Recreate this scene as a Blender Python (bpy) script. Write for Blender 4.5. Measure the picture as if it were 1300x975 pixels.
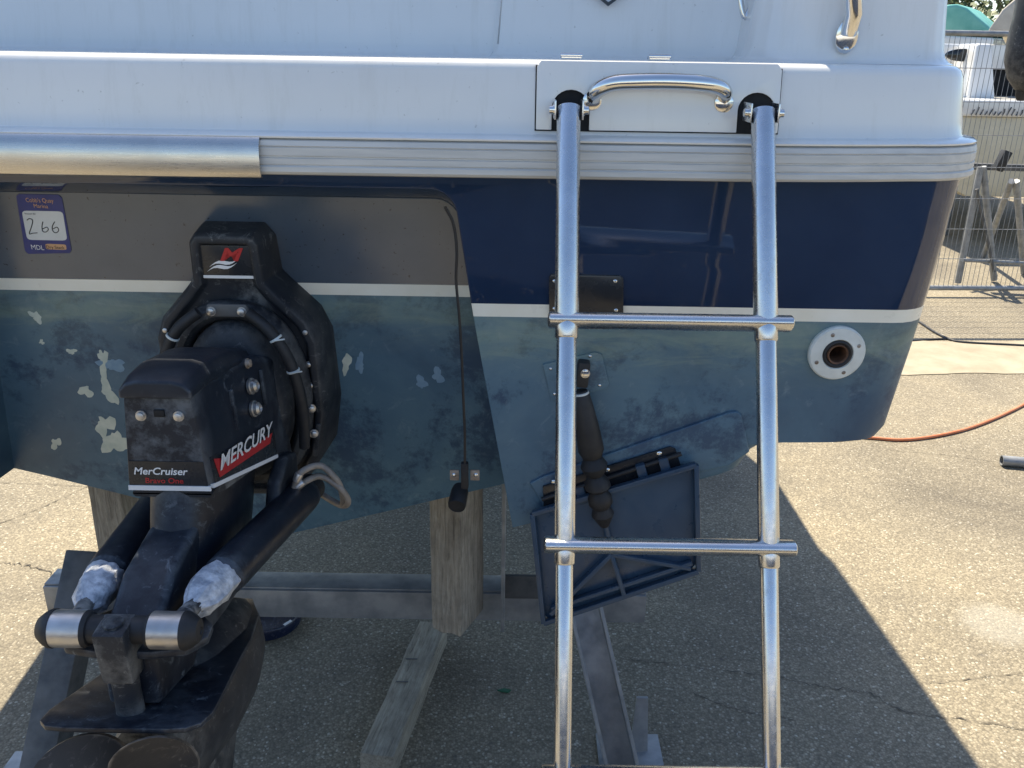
import bpy, bmesh, math, random
from mathutils import Vector, Matrix
random.seed(7)
for o in list(bpy.data.objects): bpy.data.objects.remove(o)
SC = bpy.context.scene
COL = SC.collection
R = math.radians

# ------------------------------------------------------------------ camera
PITCH, ROLL, FPX = R(20.9), R(0.9), 1100.0
CAM = Vector((0, 0, 1.75))
cd = bpy.data.cameras.new('camera'); cam = bpy.data.objects.new('camera', cd); COL.objects.link(cam)
CROT = Matrix.Rotation(math.pi/2 - PITCH, 3, 'X') @ Matrix.Rotation(ROLL, 3, 'Z')
cam.matrix_world = Matrix.Translation(CAM) @ CROT.to_4x4()
cd.sensor_width = 36; cd.lens = 36*FPX/1300; cd.clip_start = .02; cd.clip_end = 2000
SC.camera = cam
# ------------------------------------------------------------------ sky, sun, exposure
SUN = Vector((-.215, .56, 1)).normalized()          # direction to the sun: ahead of the boat, a little to port
el = math.asin(SUN.z); az = math.atan2(SUN.x, SUN.y)
w = bpy.data.worlds.new('World'); SC.world = w; w.use_nodes = True
nt = w.node_tree; sky = nt.nodes.new('ShaderNodeTexSky'); sky.sky_type = 'NISHITA'; sky.sun_disc = False
sky.sun_elevation = el; sky.sun_rotation = az; sky.altitude = 10; sky.air_density = 1.0; sky.dust_density = .8; sky.ozone_density = 2.4
bg = nt.nodes['Background']; bg.inputs['Strength'].default_value = .115
nt.links.new(sky.outputs[0], bg.inputs[0])
sd = bpy.data.lights.new('sun', 'SUN'); sd.energy = 5.0; sd.angle = R(.53); sd.color = (1, .89, .70)
so = bpy.data.objects.new('sun', sd); COL.objects.link(so); so.rotation_euler = SUN.to_track_quat('Z', 'Y').to_euler()
vs = SC.view_settings; vs.view_transform = 'Standard'; vs.look = 'None'; vs.gamma = 1; vs.use_curve_mapping = False
vs.exposure = 1.02

# ------------------------------------------------------------------ points on real planes
def ray(px, py): return CROT @ Vector(((px-650)/FPX, (487.5-py)/FPX, -1))
def P(px, py, Y): d = ray(px, py); return CAM + d*(Y/d.y)
def G(px, py, z=0): d = ray(px, py); return CAM + d*((z-CAM.z)/d.z)

# ------------------------------------------------------------------ materials
def nodes(name):
    m = bpy.data.materials.new(name); m.use_nodes = True
    t = m.node_tree; b = t.nodes['Principled BSDF']
    return m, t, b
def N(t, k, **kw):
    n = t.nodes.new(k)
    for a, v in kw.items():
        if a in n.inputs: n.inputs[a].default_value = v
        else: setattr(n, a, v)
    return n
def ramp(t, fac, stops):
    r = N(t, 'ShaderNodeValToRGB'); e = r.color_ramp.elements
    while len(e) < len(stops): e.new(.5)
    for q, (p, c) in zip(e, stops): q.position = p; q.color = (*c, 1) if len(c) == 3 else c
    t.links.new(fac, r.inputs[0]); return r.outputs[0]
def coords(t, scale=(1, 1, 1), kind='Object'):
    c = N(t, 'ShaderNodeTexCoord'); mp = N(t, 'ShaderNodeMapping'); mp.inputs['Scale'].default_value = scale
    t.links.new(c.outputs[kind], mp.inputs[0]); return mp.outputs[0]
def noise(t, co, scale, detail=4, rough=.55, dist=0):
    n = N(t, 'ShaderNodeTexNoise'); n.inputs['Scale'].default_value = scale; n.inputs['Detail'].default_value = detail
    n.inputs['Roughness'].default_value = rough; n.inputs['Distortion'].default_value = dist
    t.links.new(co, n.inputs[0]); return n.outputs[0]
def bump(t, b, h, s, d=.01):
    n = N(t, 'ShaderNodeBump'); n.inputs['Strength'].default_value = s; n.inputs['Distance'].default_value = d
    t.links.new(h, n.inputs['Height']); t.links.new(n.outputs[0], b.inputs['Normal'])
def mixc(t, fac, a, b, mode='MIX'):
    n = N(t, 'ShaderNodeMix', data_type='RGBA', blend_type=mode)
    if hasattr(fac, 'links') or hasattr(fac, 'is_linked'): t.links.new(fac, n.inputs[0])
    else: n.inputs[0].default_value = fac
    for k, v in ((6, a), (7, b)):
        if isinstance(v, tuple): n.inputs[k].default_value = (*v[:3], 1)
        else: t.links.new(v, n.inputs[k])
    return n.outputs[2]
def simple(name, c1, c2=None, rough=.5, metal=0, sc=8, coat=0, ior=None, bmp=0, bsc=60, rvar=.1, stretch=(1, 1, 1), pos=(.35, .65)):
    m, t, b = nodes(name)
    co = coords(t, stretch)
    n = noise(t, co, sc, 5)
    t.links.new(ramp(t, n, [(pos[0], c1), (pos[1], c2 or c1)]), b.inputs['Base Color'])
    n2 = noise(t, co, sc*3.3, 4)
    t.links.new(ramp(t, n2, [(.3, (max(.02, rough-rvar),)*3), (.7, (min(1, rough+rvar),)*3)]), b.inputs['Roughness'])
    b.inputs['Metallic'].default_value = metal
    if coat: b.inputs['Coat Weight'].default_value = coat; b.inputs['Coat Roughness'].default_value = .06
    if ior: b.inputs['IOR'].default_value = ior
    if bmp: bump(t, b, noise(t, co, bsc, 5), bmp, .004)
    return m
M = {}
def gelcoat():
    m, t, b = nodes('white_gelcoat'); co = coords(t)
    c = ramp(t, noise(t, co, 2.2, 5), [(.35, (.70, .70, .685)), (.65, (.77, .765, .745))])
    st_ = noise(t, coords(t, (34, 34, 1.6)), 1.2, 6, .7, .3); c = mixc(t, ramp(t, st_, [(.52, (0,)*3), (.78, (.35,)*3)]), c, (.56, .55, .50))
    sp_ = noise(t, co, 95, 3); c = mixc(t, ramp(t, sp_, [(.70, (0,)*3), (.76, (.5,)*3)]), c, (.34, .33, .30))
    sc_ = noise(t, coords(t, (3, 3, 60)), 3, 8, .8, 2); c = mixc(t, ramp(t, sc_, [(.66, (0,)*3), (.70, (.3,)*3), (.74, (0,)*3)]), c, (.45, .45, .43))
    t.links.new(c, b.inputs['Base Color'])
    t.links.new(ramp(t, noise(t, co, 8, 6), [(.3, (.13,)*3), (.7, (.27,)*3)]), b.inputs['Roughness'])
    b.inputs['Coat Weight'].default_value = .4; b.inputs['Coat Roughness'].default_value = .08
    bump(t, b, noise(t, co, 6, 3), .03, .02); return m
M['white'] = gelcoat()
M['cream'] = simple('cream_paint', (.84, .79, .66), (.89, .85, .74), .35, sc=14)
def navy():
    m, t, b = nodes('navy_gelcoat'); co = coords(t)
    n = noise(t, co, 9, 6)
    t.links.new(ramp(t, n, [(.3, (.012, .027, .066)), (.75, (.019, .038, .084))]), b.inputs['Base Color'])
    sp = noise(t, co, 120, 3); r = ramp(t, sp, [(.60, (.045,)*3), (.72, (.22,)*3)])
    t.links.new(r, b.inputs['Roughness']); b.inputs['IOR'].default_value = 1.72
    bump(t, b, noise(t, co, 3.5, 3), .02, .02)
    return m
M['navy'] = navy()
def dull():
    m, t, b = nodes('chalked_navy_gelcoat'); co = coords(t)
    c = ramp(t, noise(t, co, 6, 7, .65), [(.3, (.055, .078, .110)), (.7, (.080, .104, .138))])
    c = mixc(t, ramp(t, noise(t, co, 130, 2), [(.68, (0,)*3), (.74, (.8,)*3)]), c, (.012, .014, .02))
    t.links.new(c, b.inputs['Base Color'])
    t.links.new(ramp(t, noise(t, co, 14, 5), [(.3, (.17,)*3), (.7, (.26,)*3)]), b.inputs['Roughness']); b.inputs['IOR'].default_value = 1.8
    return m
M['dull'] = dull()
def antifoul():
    m, t, b = nodes('antifouling'); co = coords(t)
    big = noise(t, co, 3.2, 6, .6, .4); fine = noise(t, co, 26, 8, .7, .6); mot = noise(t, co, 5.5, 14, .80, .15)
    c = ramp(t, big, [(.3, (.036, .085, .145)), (.5, (.072, .148, .215)), (.72, (.125, .220, .275))])
    c = mixc(t, ramp(t, mot, [(.49, (0,)*3), (.56, (.8,)*3)]), c, (.024, .055, .110))
    c = mixc(t, ramp(t, fine, [(.58, (0,)*3), (.75, (.4,)*3)]), c, (.26, .35, .39))
    # waterline scum: a tide mark just under the boot stripe
    g = N(t, 'ShaderNodeNewGeometry'); sx = N(t, 'ShaderNodeSeparateXYZ'); t.links.new(g.outputs['Position'], sx.inputs[0])
    ad = N(t, 'ShaderNodeMath', operation='MULTIPLY_ADD'); t.links.new(noise(t, coords(t, (2.5, 2.5, 9)), 3, 6, .7, .8), ad.inputs[0]); ad.inputs[1].default_value = .16; t.links.new(sx.outputs['Z'], ad.inputs[2])
    mr = N(t, 'ShaderNodeMapRange'); t.links.new(ad.outputs[0], mr.inputs[0]); mr.inputs[1].default_value = 1.30; mr.inputs[2].default_value = 1.50
    band = ramp(t, mr.outputs[0], [(0, (0,)*3), (.28, (.12,)*3), (.48, (.5,)*3), (.62, (.28,)*3), (.8, (.15,)*3), (1, (.1,)*3)])
    st = mixc(t, fine, (.17, .29, .22), (.42, .44, .31))
    c = mixc(t, band, c, st)
    t.links.new(c, b.inputs['Base Color'])
    t.links.new(ramp(t, mot, [(.3, (.36,)*3), (.7, (.62,)*3)]), b.inputs['Roughness'])
    bump(t, b, fine, .12, .004)
    return m
M['anti'] = antifoul()
def steel(name, col, rough, stretch, amt=.1, stain=0):
    m, t, b = nodes(name); co = coords(t, stretch)
    n = noise(t, co, 30, 6, .6); big = noise(t, coords(t), 5, 6, .7)
    c = ramp(t, big, [(.35, col), (.75, tuple(c*.8 for c in col))])
    if stain: c = mixc(t, ramp(t, noise(t, coords(t, (1, 1, .6)), 24, 8, .75, 1), [(.60, (0,)*3), (.74, (stain,)*3)]), c, (.30, .22, .15))
    t.links.new(c, b.inputs['Base Color'])
    t.links.new(ramp(t, n, [(.3, (rough,)*3), (.7, (rough+amt,)*3)]), b.inputs['Roughness'])
    b.inputs['Metallic'].default_value = 1
    bump(t, b, n, .012, .002)
    return m
M['chrome'] = steel('polished_stainless', (.80, .79, .77), .08, (2, 2, 2), .08)
M['stain'] = steel('ladder_stainless', (.72, .72, .72), .20, (3, 3, 3), .12, .4)
M['brush'] = steel('brushed_rail', (.62, .60, .56), .30, (1, 20, 30), .14)
M['cap'] = steel('capping_stainless', (.66, .63, .58), .24, (1, 14, 24), .12)
M['anode'] = simple('bare_alloy', (.46, .44, .42), (.60, .58, .56), .38, metal=.85, sc=22, bmp=.2, bsc=50)
M['railgrey'] = simple('rail_insert', (.50, .50, .49), (.60, .59, .57), .42, sc=9, stretch=(1, 12, 12))
def blackpaint(name, c1, c2, scuff, rough):
    m, t, b = nodes(name); co = coords(t)
    c = ramp(t, noise(t, co, 6, 6), [(.3, c1), (.7, c2)])
    s = noise(t, co, 34, 9, .75, 1.5)
    k = noise(t, co, 5, 3)
    mx = N(t, 'ShaderNodeMath', operation='MULTIPLY'); t.links.new(ramp(t, s, [(.57, (0,)*3), (.66, (1,)*3)]), mx.inputs[0]); t.links.new(ramp(t, k, [(.38, (0,)*3), (.62, (.8,)*3)]), mx.inputs[1])
    c = mixc(t, mx.outputs[0], c, scuff)
    ge = N(t, 'ShaderNodeNewGeometry'); pw = N(t, 'ShaderNodeMath', operation='MULTIPLY'); t.links.new(ramp(t, ge.outputs['Pointiness'], [(.53, (0,)*3), (.62, (.9,)*3)]), pw.inputs[0]); t.links.new(ramp(t, noise(t, co, 22, 6, .7), [(.42, (0,)*3), (.6, (1,)*3)]), pw.inputs[1])
    c = mixc(t, pw.outputs[0], c, tuple(x*1.3 for x in scuff))
    du = noise(t, co, 3, 5, .6); c = mixc(t, ramp(t, du, [(.45, (0,)*3), (.8, (.22,)*3)]), c, tuple(x*.45 for x in scuff))
    t.links.new(c, b.inputs['Base Color'])
    t.links.new(ramp(t, noise(t, co, 18, 5), [(.3, (rough-.1,)*3), (.7, (rough+.12,)*3)]), b.inputs['Roughness'])
    b.inputs['Specular IOR Level'].default_value = .32
    bump(t, b, s, .12, .002)
    return m
M['black'] = blackpaint('black_drive_paint', (.008, .011, .018), (.018, .023, .034), (.16, .18, .20), .40)
M['blackm'] = blackpaint('worn_black_casting', (.012, .015, .021), (.034, .038, .045), (.24, .24, .23), .52)
M['rubber'] = simple('black_rubber', (.014, .014, .015), (.026, .026, .028), .6, sc=20, bmp=.1)
M['prop'] = blackpaint('worn_propeller', (.030, .028, .026), (.085, .075, .066), (.26, .22, .18), .45)
M['tab'] = simple('trim_tab_plastic', (.026, .056, .098), (.040, .075, .120), .34, sc=12, bmp=.05)
M['salt'] = simple('crusted_rod', (.30, .33, .38), (.70, .72, .76), .75, sc=70, bmp=1, bsc=120)
M['red'] = simple('red_print', (.42, .02, .025), (.48, .03, .03), .35)
M['redd'] = simple('dark_red_print', (.16, .012, .012), (.2, .02, .02), .4)
M['print'] = simple('white_print', (.72, .72, .72), (.8, .8, .8), .4)
M['spill'] = simple('plaster_spill', (.29, .255, .19), (.37, .335, .26), .9, sc=30)
M['ink'] = simple('black_ink', (.02, .02, .02), None, .5)
M['gold'] = simple('orange_print', (.62, .33, .16), (.68, .40, .22), .5)
M['lblue'] = simple('label_blue', (.025, .035, .16), (.04, .05, .20), .4, sc=30)
M['lwhite'] = simple('label_white', (.66, .66, .64), (.74, .74, .72), .5, sc=20)
M['decal'] = simple('dark_decal', (.018, .020, .024), (.026, .028, .032), .25)
M['dark'] = simple('dark_void', (.006, .006, .007), None, .8)
M['primer'] = simple('bare_primer', (.50, .56, .48), (.66, .69, .58), .7, sc=40, bmp=.3, bsc=90)
M['paleblue'] = simple('old_blue_paint', (.16, .28, .40), (.22, .34, .44), .6, sc=60)
M['brass'] = simple('corroded_bracket', (.20, .14, .09), (.42, .36, .30), .6, metal=.3, sc=60, bmp=.3)
M['rust'] = simple('rusty_bore', (.09, .045, .025), (.20, .10, .055), .7, sc=50, bmp=.3)
M['flange'] = simple('white_plastic', (.62, .64, .60), (.72, .74, .70), .5, sc=40)
M['galv'] = simple('galvanised_steel', (.20, .215, .23), (.33, .34, .35), .48, metal=.35, sc=16, bmp=.08, rvar=.12)
M['galvd'] = simple('dull_steel', (.07, .075, .08), (.14, .14, .14), .55, metal=.3, sc=16, bmp=.1)
def wood(name, a, bb, stretch):
    m, t, b = nodes(name); co = coords(t, stretch)
    n = noise(t, co, 8, 12, .72, .8); k = noise(t, coords(t), 9, 8, .7)
    c = ramp(t, n, [(.30, tuple(x*.28 for x in a)), (.42, a), (.7, bb)])
    c = mixc(t, ramp(t, k, [(.45, (0,)*3), (.75, (.55,)*3)]), c, (.055, .05, .045))
    t.links.new(c, b.inputs['Base Color']); b.inputs['Roughness'].default_value = .85
    bump(t, b, n, 1, .008); return m
M['wood'] = wood('weathered_timber', (.28, .25, .205), (.48, .44, .37), (14, 14, 1.3))
M['woody'] = wood('weathered_baulk', (.32, .28, .21), (.52, .47, .37), (14, 1.3, 14))
M['orange'] = simple('orange_hose', (.55, .16, .06), (.62, .24, .12), .5)
M['cable'] = simple('black_cable', (.02, .02, .022), None, .5)
M['hose'] = simple('grey_hose', (.20, .17, .14), (.32, .28, .24), .5, sc=40)
M['teal'] = simple('teal_cover', (.10, .36, .32), (.20, .50, .45), .5, sc=3)
M['canvas'] = simple('beige_canvas', (.34, .31, .27), (.46, .43, .38), .8, sc=4)
M['hullcream'] = simple('cream_hull', (.55, .50, .37), (.62, .57, .44), .3, sc=3)
M['glass'] = simple('dark_window', (.012, .014, .016), None, .08)
M['tub'] = simple('blue_black_plastic', (.010, .016, .040), (.016, .024, .055), .22, sc=20)
M['bark'] = simple('bark', (.07, .055, .04), (.13, .10, .075), .9, sc=20)
M['leaf'] = simple('foliage', (.045, .075, .018), (.10, .13, .035), .6, sc=1.6)
M['crack'] = simple('crack_fill', (.05, .045, .036), (.13, .11, .085), .9, sc=30)
M['concrete'] = simple('pale_concrete', (.29, .25, .18), (.38, .335, .25), .9, sc=5, bmp=.4)
M['greenscrap'] = simple('green_scrap', (.02, .12, .06), None, .5)
def ground_mat():
    m, t, b = nodes('chip_tarmac'); co = coords(t)
    v = N(t, 'ShaderNodeTexVoronoi'); v.inputs['Scale'].default_value = 150; t.links.new(co, v.inputs[0])
    sep = N(t, 'ShaderNodeSeparateColor'); t.links.new(v.outputs['Color'], sep.inputs[0])
    c = ramp(t, sep.outputs[0], [(0, (.20, .172, .124)), (.45, (.245, .211, .150)), (.82, (.30, .259, .186)), (.96, (.37, .325, .24)), (1, (.52, .475, .38))])
    edge = ramp(t, v.outputs['Distance'], [(.35, (1,)*3), (.8, (.66,)*3)])
    c = mixc(t, 1.0, c, edge, 'MULTIPLY')
    big = noise(t, co, 1.1, 6, .62, .5)
    c = mixc(t, 1.0, c, ramp(t, big, [(.28, (.62, .62, .64)), (.5, (.95, .95, .95)), (.75, (1.28, 1.26, 1.2))]), 'MULTIPLY')
    pale = noise(t, co, 2.3, 8, .7, 1.4)
    c = mixc(t, ramp(t, pale, [(.63, (0,)*3), (.74, (.5,)*3)]), c, (.36, .315, .225))
    gq = G(1268, 792); dn = N(t, 'ShaderNodeVectorMath', operation='SUBTRACT'); t.links.new(co, dn.inputs[0]); dn.inputs[1].default_value = (gq.x, gq.y, 0)
    dl = N(t, 'ShaderNodeVectorMath', operation='LENGTH'); t.links.new(dn.outputs[0], dl.inputs[0])
    mm = N(t, 'ShaderNodeMath', operation='MULTIPLY_ADD'); t.links.new(noise(t, co, 13, 12, .85, 1.5), mm.inputs[0]); mm.inputs[1].default_value = -.17; t.links.new(dl.outputs['Value'], mm.inputs[2])
    c = mixc(t, ramp(t, mm.outputs[0], [(.0, (.32,)*3), (.05, (0,)*3)]), c, (.44, .42, .36))
    blk = noise(t, co, 17, 3)
    c = mixc(t, ramp(t, blk, [(.70, (0,)*3), (.75, (.6,)*3)]), c, (.09, .08, .07))
    t.links.new(c, b.inputs['Base Color']); b.inputs['Roughness'].default_value = .82
    h = N(t, 'ShaderNodeMath', operation='SUBTRACT'); h.inputs[0].default_value = 1; t.links.new(v.outputs['Distance'], h.inputs[1])
    bump(t, b, h.outputs[0], .34, .004)
    return m
M['ground'] = ground_mat()
def stone_mat():
    m, t, b = nodes('loose_chippings'); g = N(t, 'ShaderNodeNewGeometry')
    t.links.new(ramp(t, g.outputs['Random Per Island'], [(0, (.14, .12, .10)), (.4, (.28, .25, .19)), (.75, (.45, .40, .31)), (1, (.7, .66, .57))]), b.inputs['Base Color'])
    b.inputs['Roughness'].default_value = .7; return m
M['stone'] = stone_mat()

# ------------------------------------------------------------------ mesh helpers
def tag(o, label=None, cat=None, group=None, kind=None):
    for k, v in (('label', label), ('category', cat), ('group', group), ('kind', kind)):
        if v: o[k] = v
    return o
def finish(bm, name, mat, parent=None, bevel=0, seg=2, ang=32, recalc=True):
    if recalc: bmesh.ops.recalc_face_normals(bm, faces=bm.faces)
    if bevel:
        es = [e for e in bm.edges if len(e.link_faces) == 2 and e.calc_face_angle(0) > R(ang)]
        if es: bmesh.ops.bevel(bm, geom=es, offset=bevel, segments=seg, profile=.6, affect='EDGES', clamp_overlap=True)
    for f in bm.faces: f.smooth = True
    for e in bm.edges:
        if len(e.link_faces) == 2 and e.calc_face_angle(0) > R(38 if not bevel else 50): e.smooth = False
    me = bpy.data.meshes.new(name); bm.to_mesh(me); bm.free()
    me.materials.append(M[mat] if isinstance(mat, str) else mat)
    o = bpy.data.objects.new(name, me); COL.objects.link(o)
    if parent: o.parent = parent; o.matrix_parent_inverse = Matrix.Translation(-top_loc(parent))
    return o
def top_loc(o): return Vector((0, 0, 0)) if o.parent else Vector(o.location)   # parts keep world coordinates
def empty(name, loc=(0, 0, 0)):
    o = bpy.data.objects.new(name, None); COL.objects.link(o); o.location = loc; o.empty_display_size = .1; return o
def ngon(bm, pts): return bm.faces.new([bm.verts.new(p) for p in pts])
def add_box(bm, c, s, rot=None):
    m = Matrix.Translation(Vector(c)) @ (rot.to_4x4() if rot else Matrix.Identity(4)) @ Matrix.Diagonal((s[0], s[1], s[2], 1))
    bmesh.ops.create_cube(bm, size=1, matrix=m)
def add_loft(bm, rings, cap=True, closed=True):
    vs = [[bm.verts.new(p) for p in r] for r in rings]; n = len(vs[0])
    for a, b in zip(vs, vs[1:]):
        for i in range(n if closed else n-1):
            j = (i+1) % n
            bm.faces.new((a[i], a[j], b[j], b[i]))
    if cap and closed: bm.faces.new(vs[0][::-1]); bm.faces.new(vs[-1])
    return vs
def frame(d):
    d = d.normalized(); u = Vector((0, 0, 1)) if abs(d.z) < .9 else Vector((1, 0, 0))
    a = d.cross(u).normalized(); return a, d.cross(a).normalized()
def add_tube(bm, pts, r, n=12, cap=True):
    pts = [Vector(p) for p in pts]; rr = r if isinstance(r, (list, tuple)) else [r]*len(pts)
    rings = []; a = None
    for i, p in enumerate(pts):
        d = pts[min(i+1, len(pts)-1)] - pts[max(i-1, 0)]
        if a is None: a, b = frame(d)
        else:
            d.normalize(); a = (a - d*a.dot(d)).normalized(); b = d.cross(a)
        rings.append([p + (a*math.cos(t) + b*math.sin(t))*rr[i] for t in [2*math.pi*k/n for k in range(n)]])
    add_loft(bm, rings, cap)
def add_lathe(bm, o, axis, prof, n=24, sx=1, sy=1, up=None, cap=True):
    o = Vector(o); axis = Vector(axis).normalized()
    if up: b = Vector(up).normalized(); a = b.cross(axis).normalized()
    else: a, b = frame(axis)
    add_loft(bm, [[o + axis*h + a*(sx*r*math.cos(2*math.pi*k/n)) + b*(sy*r*math.sin(2*math.pi*k/n)) for k in range(n)] for r, h in prof], cap)
def add_prism(bm, pts, vec):
    pts = [Vector(p) for p in pts]; vec = Vector(vec)
    add_loft(bm, [pts, [p+vec for p in pts]])
def spline(pts, n=8, closed=False):
    pts = [Vector(p) for p in pts]; L = len(pts); out = []
    for i in range(L if closed else L-1):
        g = lambda k: pts[k % L] if closed else pts[max(0, min(L-1, k))]
        p0, p1, p2, p3 = g(i-1), g(i), g(i+1), g(i+2)
        for k in range(n):
            t = k/n
            out.append(.5*((2*p1) + (p2-p0)*t + (2*p0-5*p1+4*p2-p3)*t*t + (3*p1-p0-3*p2+p3)*t**3))
    if not closed: out.append(pts[-1])
    return out
def box(name, c, s, mat, parent=None, bevel=.002, rot=None):
    bm = bmesh.new(); add_box(bm, c, s, rot); return finish(bm, name, mat, parent, bevel)
def tube(name, pts, r, mat, parent=None, n=12, bevel=0):
    bm = bmesh.new(); add_tube(bm, pts, r, n); return finish(bm, name, mat, parent, bevel)
def lathe(name, o, axis, prof, mat, parent=None, n=24, **k):
    bm = bmesh.new(); add_lathe(bm, o, axis, prof, n, **k); return finish(bm, name, mat, parent)
def prism(name, pts, vec, mat, parent=None, bevel=0, seg=2):
    bm = bmesh.new(); add_prism(bm, pts, vec); return finish(bm, name, mat, parent, bevel, seg)
def bolt(name, o, axis, r, h, mat, parent, n=6):
    bm = bmesh.new(); add_lathe(bm, o, axis, [(r*1.35, 0), (r*1.35, h*.25), (r, h*.25), (r, h*.9), (r*.8, h)], n if n > 6 else 12); return finish(bm, name, mat, parent)
def screw(o, axis, r, parent, mat='chrome'):
    bm = bmesh.new(); add_lathe(bm, o, axis, [(r, 0), (r, .0006), (r*.75, .0016), (r*.35, .002), (r*.3, .0008)], 12); return finish(bm, 'screw', mat, parent)
def text(name, body, origin, right, up, size, mat, parent, shear=0, off=0, ext=.0004, width=None):
    cu = bpy.data.curves.new(name, 'FONT'); cu.body = body; cu.size = 1; cu.shear = shear; cu.offset = off; cu.extrude = 0; cu.resolution_u = 4
    to = bpy.data.objects.new(name, cu); COL.objects.link(to)
    dg = bpy.context.evaluated_depsgraph_get(); me = bpy.data.meshes.new_from_object(to.evaluated_get(dg))
    bpy.data.objects.remove(to)
    r = Vector(right).normalized(); u = Vector(up); u = (u - r*u.dot(r)).normalized(); n = r.cross(u)
    xs = [v.co.x for v in me.vertices]; sx = size
    x0 = min(xs)
    if width: sx = width/(max(xs)-x0)
    for v in me.vertices: v.co = Vector(origin) + r*((v.co.x-x0)*sx) + u*(v.co.y*size) + n*.0003
    me.materials.clear(); me.materials.append(M[mat])
    o = bpy.data.objects.new(name, me); COL.objects.link(o)
    if parent: o.parent = parent; o.matrix_parent_inverse = Matrix.Translation(-top_loc(parent))
    return o

# ================================================================== SETTING
def sheet(name, pts, mat, z):
    bm = bmesh.new(); ngon(bm, [(x, y, z) for x, y in pts])
    for f in bm.faces:
        if f.normal.z < 0: f.normal_flip()
    return finish(bm, name, mat, recalc=False)
tag(sheet('ground', [(-400, -400), (400, -400), (400, 400), (-400, 400)], 'ground', 0), kind='structure')
# pale concrete haunching that crosses the yard
bm = bmesh.new(); a = []; b = []
for i in range(60):
    x = .9 + i*.12; yn = 4.78 + .03*x + .02*math.sin(x*5) + random.uniform(-.012, .012); yf = 5.32 + .07*x + .03*math.sin(x*3.1+1) + random.uniform(-.02, .02)
    a.append(bm.verts.new((x, yn, .004))); b.append(bm.verts.new((x, yf, .004)))
for i in range(59): bm.faces.new((a[i], a[i+1], b[i+1], b[i]))
tag(finish(bm, 'concrete_strip', 'concrete', recalc=False), kind='structure')
GR = bpy.data.objects['ground']
def crack(pts, wd):
    q = spline([G(x, y) for x, y in pts], 10); bm = bmesh.new(); L = []
    for i, p in enumerate(q):
        d = (q[min(i+1, len(q)-1)] - q[max(0, i-1)]).normalized(); s = Vector((-d.y, d.x, 0))
        j = random.uniform(-1, 1)*wd*1.3; ww = wd*random.uniform(.12, .62)*(.4 if random.random() < .3 else 1)
        c = p + s*j; L.append((bm.verts.new((c.x+s.x*ww, c.y+s.y*ww, .003)), bm.verts.new((c.x-s.x*ww, c.y-s.y*ww, .003))))
    for (a, b), (c, d) in zip(L, L[1:]): bm.faces.new((a, c, d, b))
    for f in bm.faces:
        f.normal_update()
        if f.normal.z < 0: f.normal_flip()
    finish(bm, 'crack', 'crack', GR, recalc=False)
crack([(-60, 712), (0, 716), (30, 718), (60, 727), (95, 742), (140, 760)], .007)
crack([(-40, 672), (0, 664), (40, 650), (80, 632), (112, 618)], .004)
crack([(-20, 612), (30, 614), (70, 616), (110, 618)], .003)
crack([(990, 860), (1040, 872), (1100, 880), (1150, 905), (1230, 915), (1330, 930)], .005)
crack([(800, 838), (900, 850), (990, 860)], .004)
crack([(1180, 868), (1235, 862), (1265, 858), (1340, 850)], .003)
crack([(1130, 572), (1200, 578), (1270, 588), (1340, 600)], .003)
crack([(880, 880), (930, 900), (1010, 915)], .004)
# loose chippings lying on the tarmac
V = []; Fc = []
for i in range(6500):
    y = 1.3 + 4.2*random.random()**1.6; x = random.uniform(-2.4, 1+.75*y)
    s = random.uniform(.0012, .0034)*(1 if random.random() < .985 else 1.8); k = len(V)
    for dx, dy, dz in ((1, 0, 0), (0, 1, 0), (-1, 0, 0), (0, -1, 0), (.1, .1, .75)):
        V.append((x+s*dx*random.uniform(.6, 1.3), y+s*dy*random.uniform(.6, 1.3), .0005+s*dz*random.uniform(.5, 1.1)))
    Fc += [(k, k+1, k+4), (k+1, k+2, k+4), (k+2, k+3, k+4), (k+3, k, k+4)]
me = bpy.data.meshes.new('loose_chippings'); me.from_pydata(V, [], Fc); me.materials.append(M['stone'])
o = bpy.data.objects.new('loose_chippings', me); COL.objects.link(o); tag(o, 'small loose stone chippings scattered over the yard surface', 'gravel', kind='stuff')

# ================================================================== BOAT
XC = -.468
boat = empty('motor_boat', (XC, 1.4, .80)); tag(boat, 'white over navy motor boat seen from its stern, nearest the camera', 'boat')
TP = math.tan(R(2.5)); TR = math.tan(R(11))
def Yp(z): return 1.345 + (1.60-z)*TP          # pod face
def Yr(z): return 1.455 + (1.45-z)*TR          # recess face
SEC = [(0, .80), (.30, .893), (.46, .943), (.70, 1.013), (.87, 1.062), (.885, 1.07), (.905, 1.105), (.93, 1.122), (1.0, 1.128), (1.09, 1.130), (1.122, 1.134), (1.132, 1.15), (1.138, 1.20), (1.150, 1.30), (1.160, 1.40), (1.168, 1.5), (1.172, 1.60)]
def sm(x, a, b): t = max(0, min(1, (x-a)/(b-a))); return t*t*(3-2*t)
def station(dy, dw, sc=1, lift=0, shear=True):
    ring = []
    for sgn, lst in ((1, SEC), (-1, SEC[:0:-1])):
        for wv, z in lst:
            x = (wv - dw*sm(wv, .55, 1.05))*sc
            z2 = z + lift*(1-sm(z, .8, 1.6))
            ring.append(Vector((XC + sgn*x, (Yp(z) if shear else Yp(1.6)) + dy, z2)))
    # order: keel->starboard sheer, then port sheer->... keel
    return ring
bm = bmesh.new(); rings = []; rc = .07
for k in range(7):
    t = k/6*math.pi/2; rings.append(station(rc*(1-math.cos(t)), rc*(1-math.sin(t))))
for dy, sc, lift in ((.4, 1.005, 0), (1.0, 1.05, 0), (2.0, 1.12, .02), (3.0, 1.11, .05), (4.0, .88, .14), (4.8, .6, .3), (5.4, .12, .55)): rings.append(station(dy, 0, sc, lift))
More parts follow.
